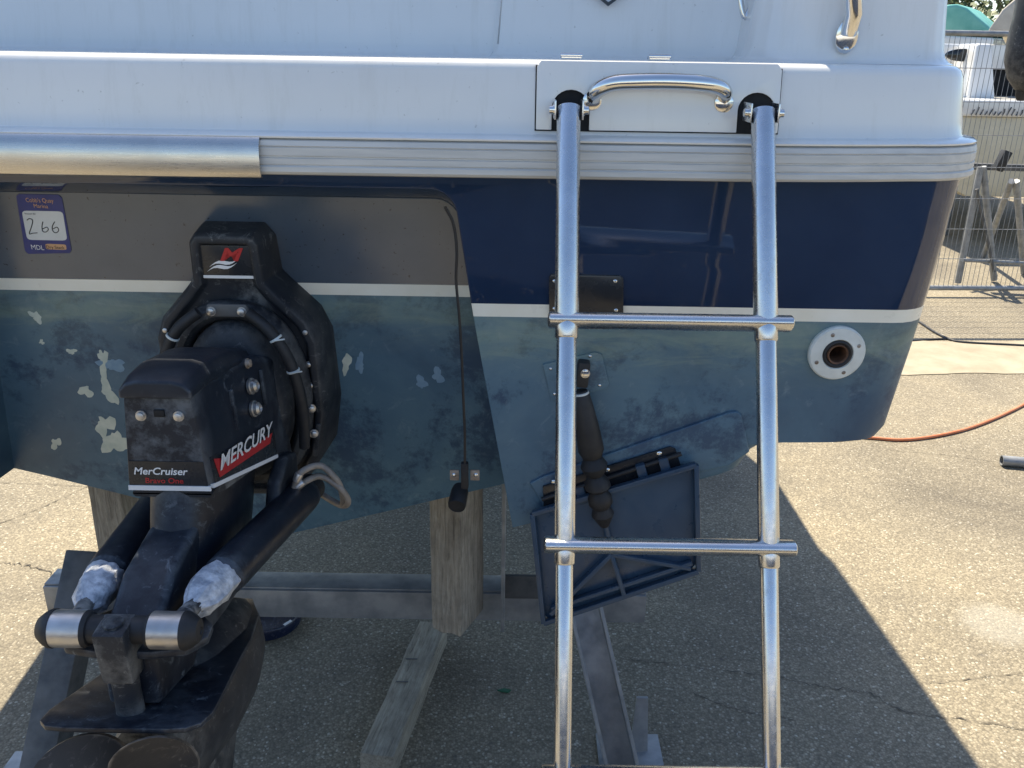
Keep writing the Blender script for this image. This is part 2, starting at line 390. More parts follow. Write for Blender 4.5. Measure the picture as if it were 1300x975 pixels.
add_loft(bm, rings)
hullraw = finish(bm, 'hull_raw', 'navy')
# cut the drive recess
bm = bmesh.new(); zt, zb = 1.525, .70
def rx(z): return .372 + (1.525-z)*.175
f0 = []
for sg in (-1, 1):
    cc0 = []
    for k in range(6):
        t_ = k/5*math.pi/2; z_ = zt-.035*(1-math.sin(t_)); cc0.append(Vector((XC+sg*(rx(z_)-.035*(1-math.cos(t_)))-(.052 if sg < 0 else 0), Yr(z_), z_)))
    f0 += cc0 if sg < 0 else cc0[::-1]
f0 += [Vector((XC+sg*rx(zb)-(.052 if sg < 0 else 0), Yr(zb), zb)) for sg in (1, -1)]
f1 = [Vector((v.x, 1.0, v.z+(.135 if v.z > 1 else 0))) for v in f0]
add_loft(bm, [f0, f1]); cut = finish(bm, 'cut', 'navy')
exy = 1.37
for _ in range(6): exc = P(1061, 447, exy); exy = Yp(exc.z)
bm = bmesh.new(); add_lathe(bm, exc, (0, -1, -TP), [(.024, -.16), (.024, .05)], 40); cut2 = finish(bm, 'cut', 'navy')
md = hullraw.modifiers.new('b', 'BOOLEAN'); md.object = cut; md.operation = 'DIFFERENCE'; md.solver = 'EXACT'
md = hullraw.modifiers.new('c', 'BOOLEAN'); md.object = cut2; md.operation = 'DIFFERENCE'; md.solver = 'EXACT'
dg = bpy.context.evaluated_depsgraph_get(); hm = bpy.data.meshes.new_from_object(hullraw.evaluated_get(dg))
bpy.data.objects.remove(hullraw); bpy.data.objects.remove(cut); bpy.data.objects.remove(cut2)
bm = bmesh.new(); bm.from_mesh(hm)
bmesh.ops.remove_doubles(bm, verts=bm.verts, dist=.0004)
es = [e for e in bm.edges if len(e.link_faces) == 2 and e.calc_face_angle(0) > R(35) and all(v.co.y < 1.75 for v in e.verts) and (e.verts[0].co.x < XC+.7) and all(abs(v.co.x-XC) < rx(v.co.z)+.075 and v.co.z < 1.56 for v in e.verts)]
bmesh.ops.bevel(bm, geom=es, offset=.012, segments=3, profile=.5, affect='EDGES', clamp_overlap=True)
ZS0, ZS1 = 1.349, 1.371
def split(bm, lo, hi, name, mat):
    b2 = bm.copy()
    for z, inner in ((hi, False), (lo, True)):
        if z is None: continue
        g = b2.verts[:]+b2.edges[:]+b2.faces[:]
        bmesh.ops.bisect_plane(b2, geom=g, dist=1e-6, plane_co=(0, 0, z), plane_no=(0, 0, 1), clear_inner=inner, clear_outer=not inner)
    return finish(b2, name, mat, boat, recalc=False)
split(bm, ZS1, None, 'hull_topside', 'navy'); split(bm, ZS0, ZS1, 'boot_stripe', 'cream'); split(bm, None, ZS0, 'hull_bottom', 'anti'); bm.free()
_ht = [c for c in boat.children if c.name == 'hull_topside'][0].data; _ht.materials.append(M['dull'])
for p in _ht.polygons:
    if abs(p.center.y-Yr(p.center.z)) < .004 and p.normal.y < -.5: p.material_index = 1
HB = [c for c in boat.children if c.name == 'hull_bottom'][0]; HT = [c for c in boat.children if c.name == 'hull_topside'][0]

# ---- moulding sweeps round the stern
def plan(hw, y0, r, camber=.03):
    pts = []
    pts.append((-hw, 6.0)); pts.append((-hw, 3.0))
    for k in range(11):
        t = k/10*math.pi/2; pts.append((-hw + r*(1-math.cos(t)), y0+camber+r*(1-math.sin(t))))
    x0 = hw-r
    for k in range(1, 40):
        x = -x0 + 2*x0*k/40; e = max(0, (abs(x)-.8)/(x0-.8)) if x0 > .8 else 0
        pts.append((x, y0 + camber*e*e))
    half = pts[:13]
    pts += [(-x, y) for x, y in reversed(half)]
    return [Vector((XC+x, y, 0)) for x, y in pts]
def sweep(name, path, prof, mat, parent, closedprof=False):
    bm = bmesh.new(); rings = []
    for i, p in enumerate(path):
        d = (path[min(i+1, len(path)-1)] - path[max(0, i-1)]).normalized(); n = Vector((-d.y, d.x, 0))   # inward
        rings.append([Vector((p.x+n.x*o, p.y+n.y*o, z)) for o, z in prof])
    add_loft(bm, rings, cap=closedprof, closed=closedprof)
    return finish(bm, name, mat, parent)
HW = 1.213
pth = plan(HW, 1.300, .15, .03)
# rub rail: ribbed insert between two lips
sweep('rub_rail', pth, [(.05, 1.578), (.004, 1.578), (.0, 1.582), (.0, 1.589), (.0028, 1.5915), (.0012, 1.593), (.0012, 1.601), (.0032, 1.602), (.0032, 1.604), (.0012, 1.605), (.0012, 1.616), (.003, 1.6175), (.001, 1.619), (.003, 1.626), (.008, 1.628), (.05, 1.628)], 'railgrey', boat, True)
# platform moulding
sweep('swim_platform', pth, [(.075, 1.56), (.04, 1.574), (.012, 1.577), (.012, 1.6282), (.004, 1.6295), (.003, 1.632), (.008, 1.6355), (.018, 1.637), (.0240, 1.6385), (.0262, 1.6415), (.0292, 1.66), (.034, 1.69), (.0396, 1.725), (.044, 1.735), (.052, 1.7405), (.062, 1.742), (.14, 1.743)], 'white', boat)
# stainless capping over the port half of the rub rail
i0 = [i for i, p in enumerate(pth) if p.x < P(330, 200, 1.3).x]
cp = pth[:i0[-1]+1] + [Vector((P(331, 200, 1.3).x, 1.3, 0))]
sweep('rail_capping', cp, [(.0, 1.572), (-.006, 1.574), (-.009, 1.582), (-.009, 1.604), (-.007, 1.617), (-.002, 1.627), (.008, 1.634), (.02, 1.637), (.02, 1.634), (.008, 1.631), (.0, 1.624), (-.005, 1.615), (-.007, 1.603), (-.007, 1.583), (-.004, 1.576), (.0, 1.574)], 'cap', boat, True)
# platform deck top
bm = bmesh.new(); inn = plan(HW-.13, 1.42, .05, .03)[1:-1]
ngon(bm, [(p.x, p.y, 1.7426) for p in inn]); finish(bm, 'platform_deck', 'white', boat)

# ---- cockpit coaming above the platform
def coaming():
    L = [(-1.09, 6), (-1.09, 2.0), (-1.085, 1.66), (-1.06, 1.60), (-1.0, 1.575), (-.94, 1.58), (-.88, 1.62), (-.82, 1.665), (-.74, 1.68)]
    xa = P(630, 60, 1.68).x - XC; xb = P(938, 60, 1.62).x - XC; xc = P(990, 60, 1.42).x - XC; xd = P(1200, 60, 1.42).x - XC + .035
    L += [(-.4, 1.68), (0, 1.68), (xa-.05, 1.68), (xa-.005, 1.679), (xa+.005, 1.664), (xa+.05, 1.655), ((xa+xb)/2, 1.65), (xb-.10, 1.645), (xb-.05, 1.63), (xb-.01, 1.595), (xc-.03, 1.50), (xc, 1.455), (xc+.04, 1.43), (xc+.1, 1.42), (xd-.12, 1.42), (xd-.05, 1.43), (xd-.02, 1.455), (xd-.003, 1.51), (xd, 1.6), (xd+.01, 2.0), (xd+.05, 3.2), (xd-.02, 6)]
    return L
L = coaming(); q = []
for i, (a, b) in enumerate(zip(L, L[1:])):
    n = 1 if (abs(a[1]-b[1]) > .5) else 3
    q += [(a[0]+(b[0]-a[0])*k/n, a[1]+(b[1]-a[1])*k/n) for k in range(n)]
q.append(L[-1])
bm = bmesh.new(); rings = []
for (z, ins) in ((1.7425, -.018), (1.746, -.010), (1.752, -.004), (1.765, 0), (1.95, .02), (2.12, .045), (2.14, .055), (2.148, .075), (2.15, .20)):
    rr = []
    for i, (x, y) in enumerate(q):
        a = Vector((*q[max(0, i-1)], 0)); b = Vector((*q[min(len(q)-1, i+1)], 0)); d = (b-a).normalized(); n = Vector((-d.y, d.x, 0))
        rr.append(Vector((XC+x+n.x*ins, y+n.y*ins, z)))
    rings.append(rr)
add_loft(bm, rings, cap=False, closed=False); finish(bm, 'cockpit_coaming', 'white', boat)
bm = bmesh.new(); ngon(bm, [(XC+x*.9, max(y, 1.7) if abs(x) < .9 else y+.15, 2.1495) for x, y in [(-1.05, 6.2), (-1.05, 1.7), (1.06, 1.7), (1.06, 6.2)]]); finish(bm, 'side_deck', 'white', boat)
# fore deck and cabin, out of frame above, whose shadow falls on the yard
bm = bmesh.new()
add_loft(bm, [[Vector((XC+s*wv, y, z)) for s, wv, z in ((-1, w0, 1.60), (-1, w0*.98, h0), (1, w0*.98, h0), (1, w0, 1.60))] for y, w0, h0 in ((1.75, 1.12, 2.13), (2.3, 1.26, 2.15), (3.0, 1.29, 2.16), (4.0, 1.23, 2.2), (5.2, .92, 2.2), (6.2, .55, 2.15), (6.7, .15, 2.1))])
finish(bm, 'deck_moulding', 'white', boat, .02)
bm = bmesh.new()
add_loft(bm, [[Vector((XC+s*wv, y, z)) for s, wv, z in ((-1, w0, 2.13), (-1, w0*.85, h0), (1, w0*.85, h0), (1, w0, 2.13))] for y, w0, h0 in ((3.1, .92, 2.62), (3.5, .95, 2.66), (4.4, .88, 2.5), (5.6, .5, 2.24))])
finish(bm, 'cabin', 'white', boat, .03)

# unseen hood added to shade the stern; its seam sunlights the platform edge
def hood(name, ys, thick=.012):
    bm = bmesh.new(); prof = [(-.98, 2.16), (-.95, 2.72), (-.90, 2.80), (-.80, 2.835), (0, 2.85), (.80, 2.835), (.90, 2.80), (.95, 2.72), (.98, 2.16)]
    inner = [(u*.985, z-thick) for u, z in prof[::-1]]
    add_loft(bm, [[Vector((XC+u, y, z)) for u, z in prof+inner] for y in ys]); return finish(bm, name, 'canvas', boat)
hood('added_shade_panel', (1.75, 1.953)); hood('added_shade_panel', (1.978, 2.6, 3.3))
# ---- ladder locker door in the platform face
FY = lambda z: 1.300 + .034 + (z-1.69)*.16       # platform face
x0, x1 = .029, .384; za, zb_ = 1.6455, 1.7405
arch = [(.0795, .0275), (.351, .0275)]           # centre x, half width
def door_outline(g):
    o = [(x0-g, za-g)]
    for cx, hw in arch:
        o.append((cx-hw+g*.6, za-g))
        top = 1.676
        for k in range(13):
            t = math.pi - k/12*math.pi; o.append((cx+(hw-g*.6)*math.cos(t), top+(hw-g*.6)*.92*math.sin(t)))
        o.append((cx+hw-g*.6, za-g))
    o += [(x1+g, za-g), (x1+g, zb_-.008), (x1-.006, zb_+g*.3), (x0+.006, zb_+g*.3), (x0-g, zb_-.008)]
    return o
back = [(x0-.0017, za-.0018), (x1+.0017, za-.0018), (x1+.0017, zb_-.006), (x0-.0017, zb_-.006)]
prism('door_gap_shade', [(x, FY(z)-.0012, z) for x, z in back], (0, .004, 0), 'dark', boat)  # dark plate; shade of the gap and arched openings is put into its colour
bm = bmesh.new()
add_prism(bm, [(x, FY(z)-.0058, z) for x, z in door_outline(0)], (0, .0055, 0))
door = finish(bm, 'locker_door', 'white', boat, .0016, 2)
tag(door, 'white locker door with two arched ladder cut-outs')
hp = [(.112, 1.6875), (.1135, 1.695), (.122, 1.703), (.14, 1.7095), (.17, 1.712), (.215, 1.713), (.26, 1.711), (.285, 1.707), (.298, 1.700), (.302, 1.692)]
hpts = [Vector((x+.0, FY(z)-.004-.040*math.sin(min(1, max(0, (x-.112)/.19))*math.pi)**.35, z+.003)) for x, z in hp]
hpts = [Vector((.110, FY(1.69), 1.686))] + hpts + [Vector((.302, FY(1.69), 1.687))]
hd = bmesh.new(); add_tube(hd, spline(hpts, 5), .0115, 20); ho = finish(hd, 'grab_handle', 'chrome', door)
for x in (.110, .302): lathe('handle_foot', (x, FY(1.687)-.006, 1.687), (0, -1, 0), [(.014, 0), (.0135, .003), (.010, .005)], 'chrome', door)
for px in (725, 836):
    c = P(px, 71, 1.385); c.z = 1.746
    h = box('hinge', c, (.030, .028, .005), 'chrome', boat, .0012)
    tube('hinge_pin', [(c.x-.016, c.y-.012, 1.7485), (c.x+.016, c.y-.012, 1.7485)], .0032, 'chrome', h, 10)
# stanchion foot, lifting eye and emblem on the coaming
s0 = P(1076, 46, 1.41); s0.y = 1.412
lathe('stanchion_base', s0+Vector((0, .004, .0)), (0, -1, -.05), [(.017, 0), (.0165, .004), (.013, .006)], 'chrome', boat, sy=1.5, sx=1)
sp = bpy.data.objects['stanchion_base']
tube('stanchion', [s0+Vector((0, -.004, .004)), s0+Vector((0, -.016, .03)), s0+Vector((-.014, -.022, .09)), s0+Vector((-.07, -.022, .4))], .0125, 'chrome', sp, 16)
screw(s0+Vector((0, -.003, -.018)), (0, -1, 0), .004, sp)
e0 = P(942, -6, 1.60)
tube('lifting_eye', spline([e0+Vector((-.004, -.02, .03)), e0+Vector((-.010, -.03, .0)), e0+Vector((0, -.036, -.036)), e0+Vector((.011, -.03, .0)), e0+Vector((.006, -.02, .03))], 6), .0045, 'chrome', boat, 10)
c = P(772, 8, 1.645); c.y = 1.6535
em = []
for s, t in ((-.036, .026), (0, 0), (.036, .026), (.036, .032), (0, .0065), (-.036, .032)): em.append((c.x+s, c.y-.005+t*.1, c.z+t))
prism('emblem', em, (0, -.006, 0), 'decal', boat)
prism('emblem', [(x, y-.002, 2*(c.z+.036)-z) for x, y, z in em], (0, -.003, 0), 'decal', boat)

# ---- fittings on the starboard pod
def onpod(px, py, off=0):
    y = 1.37
    for _ in range(6): v = P(px, py, y); y = Yp(v.z)-off
    return P(px, py, y)
def onrec(px, py, off=0):
    y = 1.48
    for _ in range(6): v = P(px, py, y); y = Yr(v.z)-off
    return P(px, py, y)
NP = Vector((0, -1, -TP)).normalized(); NR = Vector((0, -1, -TR)).normalized()
UP_P = Vector((0, -TP, 1)).normalized(); UP_R = Vector((0, -TR, 1)).normalized()
ex = onpod(1061, 447)
fl = lathe('exhaust_flange', ex, NP, [(.025, -.002), (.0465, -.001), (.0465, .006), (.044, .009), (.026, .011), (.0245, .009), (.0245, -.03)], 'flange', boat, 40, cap=False)
tag(fl, 'round white flange of the exhaust outlet')
lathe('rubber_ring', ex+NP*.004, NP, [(.0242, -.02), (.0242, .006), (.021, .008), (.0178, .006), (.0178, -.02)], 'rubber', fl, 32, cap=False)
lathe('outlet_pipe', ex+NP*.002, NP, [(.0172, -.10), (.0172, .009), (.0162, .011), (.0142, .009), (.0138, -.11)], 'rust', fl, 28, cap=False)
for a in (25, 112, 205, 295):
    t = R(a); screw(ex+NP*.0095+Vector((.0355*math.cos(t), 0, 0))+UP_P*(.0355*math.sin(t)), NP, .0035, fl, 'brass')
def pod_prism(name, pxs, th, mat, bevel=.001, f=onpod, n=NP, parent=None, seg=2):
    pts = [f(x, y)+n*(-.001) for x, y in pxs]; return prism(name, pts, n*(th+.001), mat, parent or boat, bevel, seg)
bp = pod_prism('blanking_plate', [(697, 399), (697, 351), (700, 347), (787, 349), (791, 353), (791, 402)], .006, 'decal', .0015)
for x, y in ((704, 357), (781, 357), (704, 392), (782, 394)): screw(onpod(x, y, .006), NP, .0033, bp)
pd = pod_prism('tab_pad', [(672, 612), (690, 603), (925, 522), (935, 521), (941, 526), (951, 572), (925, 590), (690, 640)], .005, 'anti', .004, seg=3)
# transducer, its bracket and cable
tr = empty('transducer', onrec(590, 602)); tag(tr, 'small black transducer on a corroded bracket at the recess edge', 'transducer')
for x in (577, 603): box('bracket', onpod(x, 603, .002), (.016, .004, .020), 'brass', tr, .001)
for x in (576, 604): screw(onpod(x, 603, .004), NP, .004, tr)
cb = onpod(590, 598, .008)
box('stalk', cb+Vector((0, .0, -.008)), (.013, .012, .05), 'rubber', tr, .003)
q = onpod(583, 640, .015)
lathe('sensor_head', q+Vector((0, .04, .012)), Vector((-.1, -1, -.35)), [(.013, 0), (.0155, .01), (.0165, .040), (.0150, .046), (.0145, .044), (.004, .043)], 'rubber', tr, 24)
cab = [onpod(566, 262, .0), onpod(577, 285, -.002), onpod(581, 320, -.001), onpod(580, 355, -.002), onpod(584, 400, -.0), onpod(587, 450, -.001), onpod(589, 500, .001), onpod(591, 550, .003), onpod(591, 590, .006)]
tube('cable', spline([p+Vector((-.001, -.004, 0)) for p in cab], 5), .0023, 'cable', tr, 8)
# old paint scars and bare patches on the recess face
def blob(cx, cy, rx_, ry_, seed, ang=0, mat='primer', name='bare_patch'):
    rr = random.Random(seed); n = 26; pts = []; ph = [rr.uniform(0, 6.28) for _ in range(4)]
    for k in range(n):
        t = 2*math.pi*k/n; r = 1+.26*math.sin(2*t+ph[0])+.2*math.sin(3*t+ph[1])+.14*math.sin(5*t+ph[2])+rr.uniform(-.13, .13)
        a, b = rx_*r*math.cos(t), ry_*r*math.sin(t)
        pts.append((cx+a*math.cos(R(ang))-b*math.sin(R(ang)), cy+a*math.sin(R(ang))+b*math.cos(R(ang))))
    P3 = [onrec(x, y)+NR*.0004 for x, y in pts]; bm = bmesh.new(); vs_ = [bm.verts.new(p) for p in P3]; c = bm.verts.new(onrec(cx, cy)+NR*.0009)
    for i in range(n): bm.faces.new((vs_[i], vs_[(i+1) % n], c))
    finish(bm, name, mat, HB)
for a in [(46, 402, 8, 6, 1, 30), (53, 434, 3, 3, 2, 0), (91, 446, 5, 4, 3, 0), (109, 497, 8, 7, 4, 20), (132, 466, 5, 18, 5, 0), (138, 497, 8, 15, 6, -25), (131, 455, 9, 5, 16, 60), (134, 540, 11, 13, 7, -20), (146, 562, 15, 15, 8, -10), (71, 563, 6, 7, 9, 0), (440, 461, 6, 11, 10, 0), (171, 557, 3, 3, 12, 0)]: blob(*a)
for a in [(143, 463, 14, 9, 21, 0), (535, 485, 7, 7, 22, 0), (556, 477, 7, 9, 23, 0), (457, 461, 6, 10, 24, 0)]: blob(*a, mat='paleblue', name='paint_scar')
# berth sticker
def rp(px, py, off=.0006): return onrec(px, py)+NR*off
st = prism('berth_sticker', [rp(*p) for p in ((21, 249), (24, 246), (74, 247), (79, 251), (91, 317), (89, 321), (36, 322), (32, 318))], NR*.0005, 'lblue', boat); tag(st, 'blue berth sticker with a white hand-numbered panel')
def rrect(c, k=.12):
    out = []
    for i in range(4):
        a, b, d = Vector(c[i-1]), Vector(c[i]), Vector(c[(i+1) % 4])
        for t in (0, .33, .67, 1): p = b + (a-b)*k*(1-t)**2 + (d-b)*k*t**2; out.append((p.x, p.y))
    return out
prism('number_panel', [rp(x, y, .0011) for x, y in rrect([(28, 267), (80, 268), (86, 305), (35, 304)])], NR*.0004, 'lwhite', st)
def rtext(name, body, p0, p1, hpx, mat, off=.0018, **k):
    a, b = rp(*p0, off), rp(*p1, off); text(name, body, a, b-a, UP_R, hpx, mat, st, width=(b-a).length, **k)
rtext('lettering', "Cobb's Quay", (34, 256), (69, 257), .0105, 'gold', off=.0014)
rtext('lettering', 'Marina', (44, 263), (62, 264), .0095, 'gold', off=.0014)
rtext('lettering', 'MDL', (41, 316), (57, 317), .0125, 'print', off=.0014)
prism('lettering_ground', [rp(x, y, .0011) for x, y in rrect([(58, 309), (84, 310), (85, 317), (59, 316)], .2)], NR*.0003, 'gold', st)
rtext('lettering', 'Dry Stack', (60, 315), (83, 316), .0085, 'ink', off=.0017)
rtext('lettering', 'Vessel ID', (32, 271.5), (46, 272), .0038, 'ink', off=.0018)
def pen(pts):
    q = spline([rp(x, y, .0019) for x, y in pts], 6); bm = bmesh.new(); add_tube(bm, q, .0007, 5); finish(bm, 'handwriting', 'ink', st)
pen([(35, 279), (38, 277), (42, 279), (41, 286), (38, 296), (42, 295.5), (48, 295)])
pen([(55, 281), (54, 287), (55, 293), (59, 294), (62, 291), (60, 288), (55, 290)])
pen([(70, 281), (67, 287), (68, 293), (72, 295), (75, 292), (73, 288), (68, 290)])

# ================================================================== BOARDING LADDER
lad = empty('boarding_ladder', (.213, 1.29, 1.66)); tag(lad, 'stainless telescopic boarding ladder hanging open from the swim platform', 'ladder')
LT = R(26.6); LD = Vector((0, -math.sin(LT), -math.cos(LT)))
H0 = {-1: Vector((.0745, 1.288, 1.672)), 1: Vector((.3505, 1.288, 1.672))}
S1, S2, S3 = .298, .606, .905
for s in (-1, 1):
    h = H0[s]
    def rail(n, a, b, r): bm = bmesh.new(); add_tube(bm, [h+LD*a, h+LD*b], r, 28); return finish(bm, n, 'stain', lad, .0012)
    rail('upper_rail', -.008, S1-.002, .0168); rail('middle_rail', S1-.01, S2, .0142); rail('lower_rail', S2-.01, S3+.02, .0118)
    for q_, r in ((S1+.016, .0162), (S2+.016, .0140)):
        bm = bmesh.new(); add_lathe(bm, h+LD*q_, LD, [(r-.004, -.014), (r, -.012), (r, .008), (r-.0015, .010), (r-.004, .010)], 28); finish(bm, 'collar', 'stain', lad)
    br = Vector((0, math.cos(LT), -math.sin(LT)))
    for sx in (-1, 1):
        bk = bmesh.new(); add_box(bk, h+Vector((sx*.0195, .012, .004)), (.0025, .045, .026)); pl = finish(bk, 'hinge_cheek', 'stain', lad, .0008)
        bolt('bolt', h+Vector((sx*.0205, -.003, .004)), (sx, 0, 0), .006, .008, 'chrome', pl)
for q_, xa, xb in ((S1, .0495, .3855), (S2, .0475, .3845), (S3, .0475, .3845)):
    c = Vector((0, 0, 0)); hh = H0[1]+LD*q_; bm = bmesh.new()
    nn = 28; rings = []
    fr = LD.cross(Vector((1, 0, 0))).normalized()
    for x in (xa, xa+.0015, xb-.0015, xb):
        k = .92 if x in (xa, xb) else 1
        rings.append([Vector((x, hh.y, hh.z)) + fr*(-.003) + (fr*(.0205*math.cos(t)) + LD*(.0115*math.sin(t)))*k for t in [2*math.pi*j/nn for j in range(nn)]])
    add_loft(bm, rings); rg = finish(bm, 'rung', 'stain', lad)
    for x, sx in ((xa, -1), (xb, 1)):
        lathe('end_plug', Vector((x-.0005*sx, hh.y, hh.z))+fr*(-.003), (sx, 0, 0), [(.0095, 0), (.009, .0012), (.001, .002)], 'rubber', rg, 20)

# ================================================================== TRIM TAB
tt = empty('trim_tab', P(780, 600, 1.37)); tag(tt, 'dark blue ribbed trim tab hanging under the stern behind the ladder', 'trim tab')
A, B, C_, D_ = onpod(690, 640, .012), onpod(866, 574, .012), P(886, 722, 1.325), P(690, 788, 1.325)
TLc, TRc = onpod(676, 650, .02), onpod(883, 588, .02)
nrm = (TRc-TLc).cross(D_-TLc).normalized(); nrm = nrm if nrm.y < 0 else -nrm
prism('tab_plate', [TLc, TRc, TRc+(C_-TRc)*.93, C_+(D_-C_)*.05, D_+(C_-D_)*.03+(TLc-D_)*.01, D_+(TLc-D_)*.06], nrm*-.010, 'tab', tt, .002)
def bar(name, a, b, wd, ht, mat='tab', parent=tt):
    a, b = Vector(a), Vector(b); d = (b-a).normalized(); s = d.cross(nrm).normalized()*wd/2
    base = [a-s, b-s, b+s, a+s]; bm = bmesh.new(); lo = [p-nrm*.001 for p in base]; hi = [p+nrm*ht-(p-(a+b)/2).normalized()*0 for p in base]
    add_loft(bm, [lo, hi]); return finish(bm, name, mat, parent, min(wd, ht)*.25)
for a, b in ((TLc, TRc), (TRc, C_), (C_, D_), (D_, TLc)): bar('rim', a, b, .009, .014)
ft = P(776, 700, 1.335)
for e in (P(699, 776, 1.325), P(792, 752, 1.325), P(876, 718, 1.327)): bar('rib', ft, e, .008, .016)
bar('rib', P(700, 770, 1.325), P(878, 712, 1.325), .008, .012)
hb = prism('hinge_strip', [onpod(*p, .006) for p in ((689, 616), (850, 566), (857, 568), (864, 590), (690, 642))], NP*.005, 'decal', tt, .002)
for x, y in ((703, 610), (771, 595), (837, 574)): screw(onpod(x, y+2, .0115), NP, .0048, hb)
for x, y in ((815, 600), (844, 592), (712, 636), (738, 628)):
    c = onpod(x, y, .016); k = box('knuckle', c, (.017, .012, .034), 'tab', tt, .003, Matrix.Rotation(R(-18), 3, 'Y'))
tube('hinge_rod', [onpod(688, 634, .016), onpod(865, 576, .016)], .004, 'rubber', tt, 10)
mp_ = pod_prism('ram_bracket', [(689, 462), (755, 446), (764, 449), (773, 487), (769, 493), (700, 508)], .004, 'anti', .0015, parent=tt)
for x, y in ((699, 468), (749, 452), (761, 489), (704, 500)): screw(onpod(x, y, .004), NP, .003, mp_)
box('ram_clevis', onpod(740, 474, .014), (.020, .024, .044), 'rubber', tt, .004, Matrix.Rotation(R(4), 3, 'Y'))
bolt('bolt', onpod(743, 474, .026), NP, .006, .004, 'chrome', tt)
p0, p1 = onpod(737, 496, .022), onpod(752, 580, .034); dv = (p1-p0)
bm = bmesh.new(); add_tube(bm, [p0, p0+dv*.06, p0+dv*.22, p0+dv*.55, p0+dv*.9, p1], [.011, .014, .0165, .0205, .022, .017], 20); finish(bm, 'ram_body', 'rubber', tt)
lathe('clip_band', p0+dv*.02, dv, [(.012, 0), (.0135, .001), (.0135, .004), (.012, .005)], 'flange', tt, 20)
p2 = P(768, 668, 1.335); bl = [p1+(p2-p1)*t for t in (0, .04, .12, .20, .26, .34, .42, .48, .56, .66, .72, .82, 1)]
bm = bmesh.new(); add_tube(bm, bl, [.014, .018, .0235, .020, .013, .021, .023, .014, .021, .021, .015, .020, .007], 20); finish(bm, 'bellows', 'rubber', tt)
tube('ram_rod', [p1+(p2-p1)*.8, ft], .006, 'tab', tt, 10)

# ================================================================== STERN DRIVE
dr = empty('stern_drive', (XC, 1.46, 1.1)); tag(dr, 'black stern drive leg with propeller, mounted in the transom recess', 'stern drive')
def U(u, y, z): return Vector((XC+u, y, z))
HO = [(-.044, 1.468), (.044, 1.468), (.053, 1.455), (.056, 1.392), (.072, 1.372), (.118, 1.322), (.132, 1.285), (.134, 1.15), (.118, 1.06), (.07, .98), (-.07, .98), (-.118, 1.06), (-.134, 1.15), (-.132, 1.285), (-.118, 1.322), (-.072, 1.372), (-.056, 1.392), (-.053, 1.455)]
def ring_o(off, yf, sc=None):
    out = []; n = len(HO)
    for i, (u, z) in enumerate(HO):
        a = Vector(HO[i-1]); b = Vector((u, z)); c = Vector(HO[(i+1) % n])
        d = ((b-a).normalized()+(c-b).normalized()).normalized(); nn = Vector((-d.y, d.x))   # outward
        p = b + nn*off; out.append(U(p.x, yf(p.y), p.y))
    return out
FYd = lambda z: 1.384 + (1.40-z)*.10
bm = bmesh.new(); add_loft(bm, [ring_o(.014, lambda z: Yr(z)+.004), ring_o(.012, lambda z: Yr(z)-.02), ring_o(.006, lambda z: FYd(z)+.012), ring_o(0, FYd), ring_o(-.012, lambda z: FYd(z)-.001), ring_o(-.018, lambda z: FYd(z)+.012)])
gh = finish(bm, 'gimbal_housing', 'blackm', dr, .006, 2, 25)
# badge panel on the raised tab
yb = lambda z: FYd(z)+.0095
bpn = prism('badge_panel', [U(u, yb(z), z) for u, z in ((-.042, 1.396), (.042, 1.396), (.040, 1.453), (-.040, 1.453))], (0, -.004, 0), 'decal', dr, .0008)
ub = Vector((0, -.10, 1)).normalized()
def badge(u, z, o=.0046): return U(u, yb(z)-o, z)
prism('white_line', [badge(u, z) for u, z in ((-.041, 1.3975), (.041, 1.3975), (.041, 1.4025), (-.041, 1.4025))], (0, -.0004, 0), 'print', bpn)
text('lettering', 'M', badge(-.010, 1.428, .0048), (1, 0, 0), ub, .030, 'red', bpn, shear=.35, off=.03, width=.040)
for k in range(2):
    pts = []
    for i in range(9):
        t = i/8; pts.append((-.030+.046*t+.004*k*0, 1.411+.012*t+.0035*math.sin(t*6.28*1.0)+.0075*k*1.0))
    lo = [(u-.004+.004*k, z-.0028) for u, z in pts]; hi = [(u+.002+.004*k, z+.0024) for u, z in pts]
    prism('wave_mark', [badge(u, z) for u, z in lo+hi[::-1]], (0, -.0004, 0), 'print', bpn)
# gimbal ring, bell housing
bm = bmesh.new(); cz = 1.185
def ell(t, a, b): return a*math.copysign(abs(math.cos(t))**.85, math.cos(t)), b*math.copysign(abs(math.sin(t))**.85, math.sin(t))
tp = []
for k in range(48):
    a, b = ell(2*math.pi*k/48, .104, .160); tp.append(U(a, FYd(cz+b)-.002, cz+b))
rings = []
for i, p in enumerate(tp):
    c = U(0, p.y, cz); d = (p-c).normalized(); rings.append([p+d*(.017*math.cos(t))+Vector((0, -.020*math.sin(t), 0)) for t in [2*math.pi*j/10 for j in range(10)]])
vs_ = [[bm.verts.new(p) for p in r] for r in rings]
for i in range(48):
    for j in range(10): bm.faces.new((vs_[i][j], vs_[i][(j+1) % 10], vs_[(i+1) % 48][(j+1) % 10], vs_[(i+1) % 48][j]))
finish(bm, 'gimbal_ring', 'blackm', dr)
lathe('bell_housing', U(0, 1.405, cz), (0, -1, 0), [(.092, 0), (.092, .03), (.089, .045), (.080, .056), (.060, .064), (.01, .066)], 'blackm', dr, 40, up=(0, 0, 1), sy=1.58)
pt = prism('top_bracket', [U(u, FYd(z)-.024, z) for u, z in ((-.036, 1.340), (.040, 1.340), (.034, 1.362), (-.030, 1.362))], (0, -.006, 0), 'galvd', dr, .003)
for u in (-.024, .026): bolt('bolt', U(u, FYd(1.35)-.030, 1.350), (0, -1, 0), .006, .007, 'anode', pt)
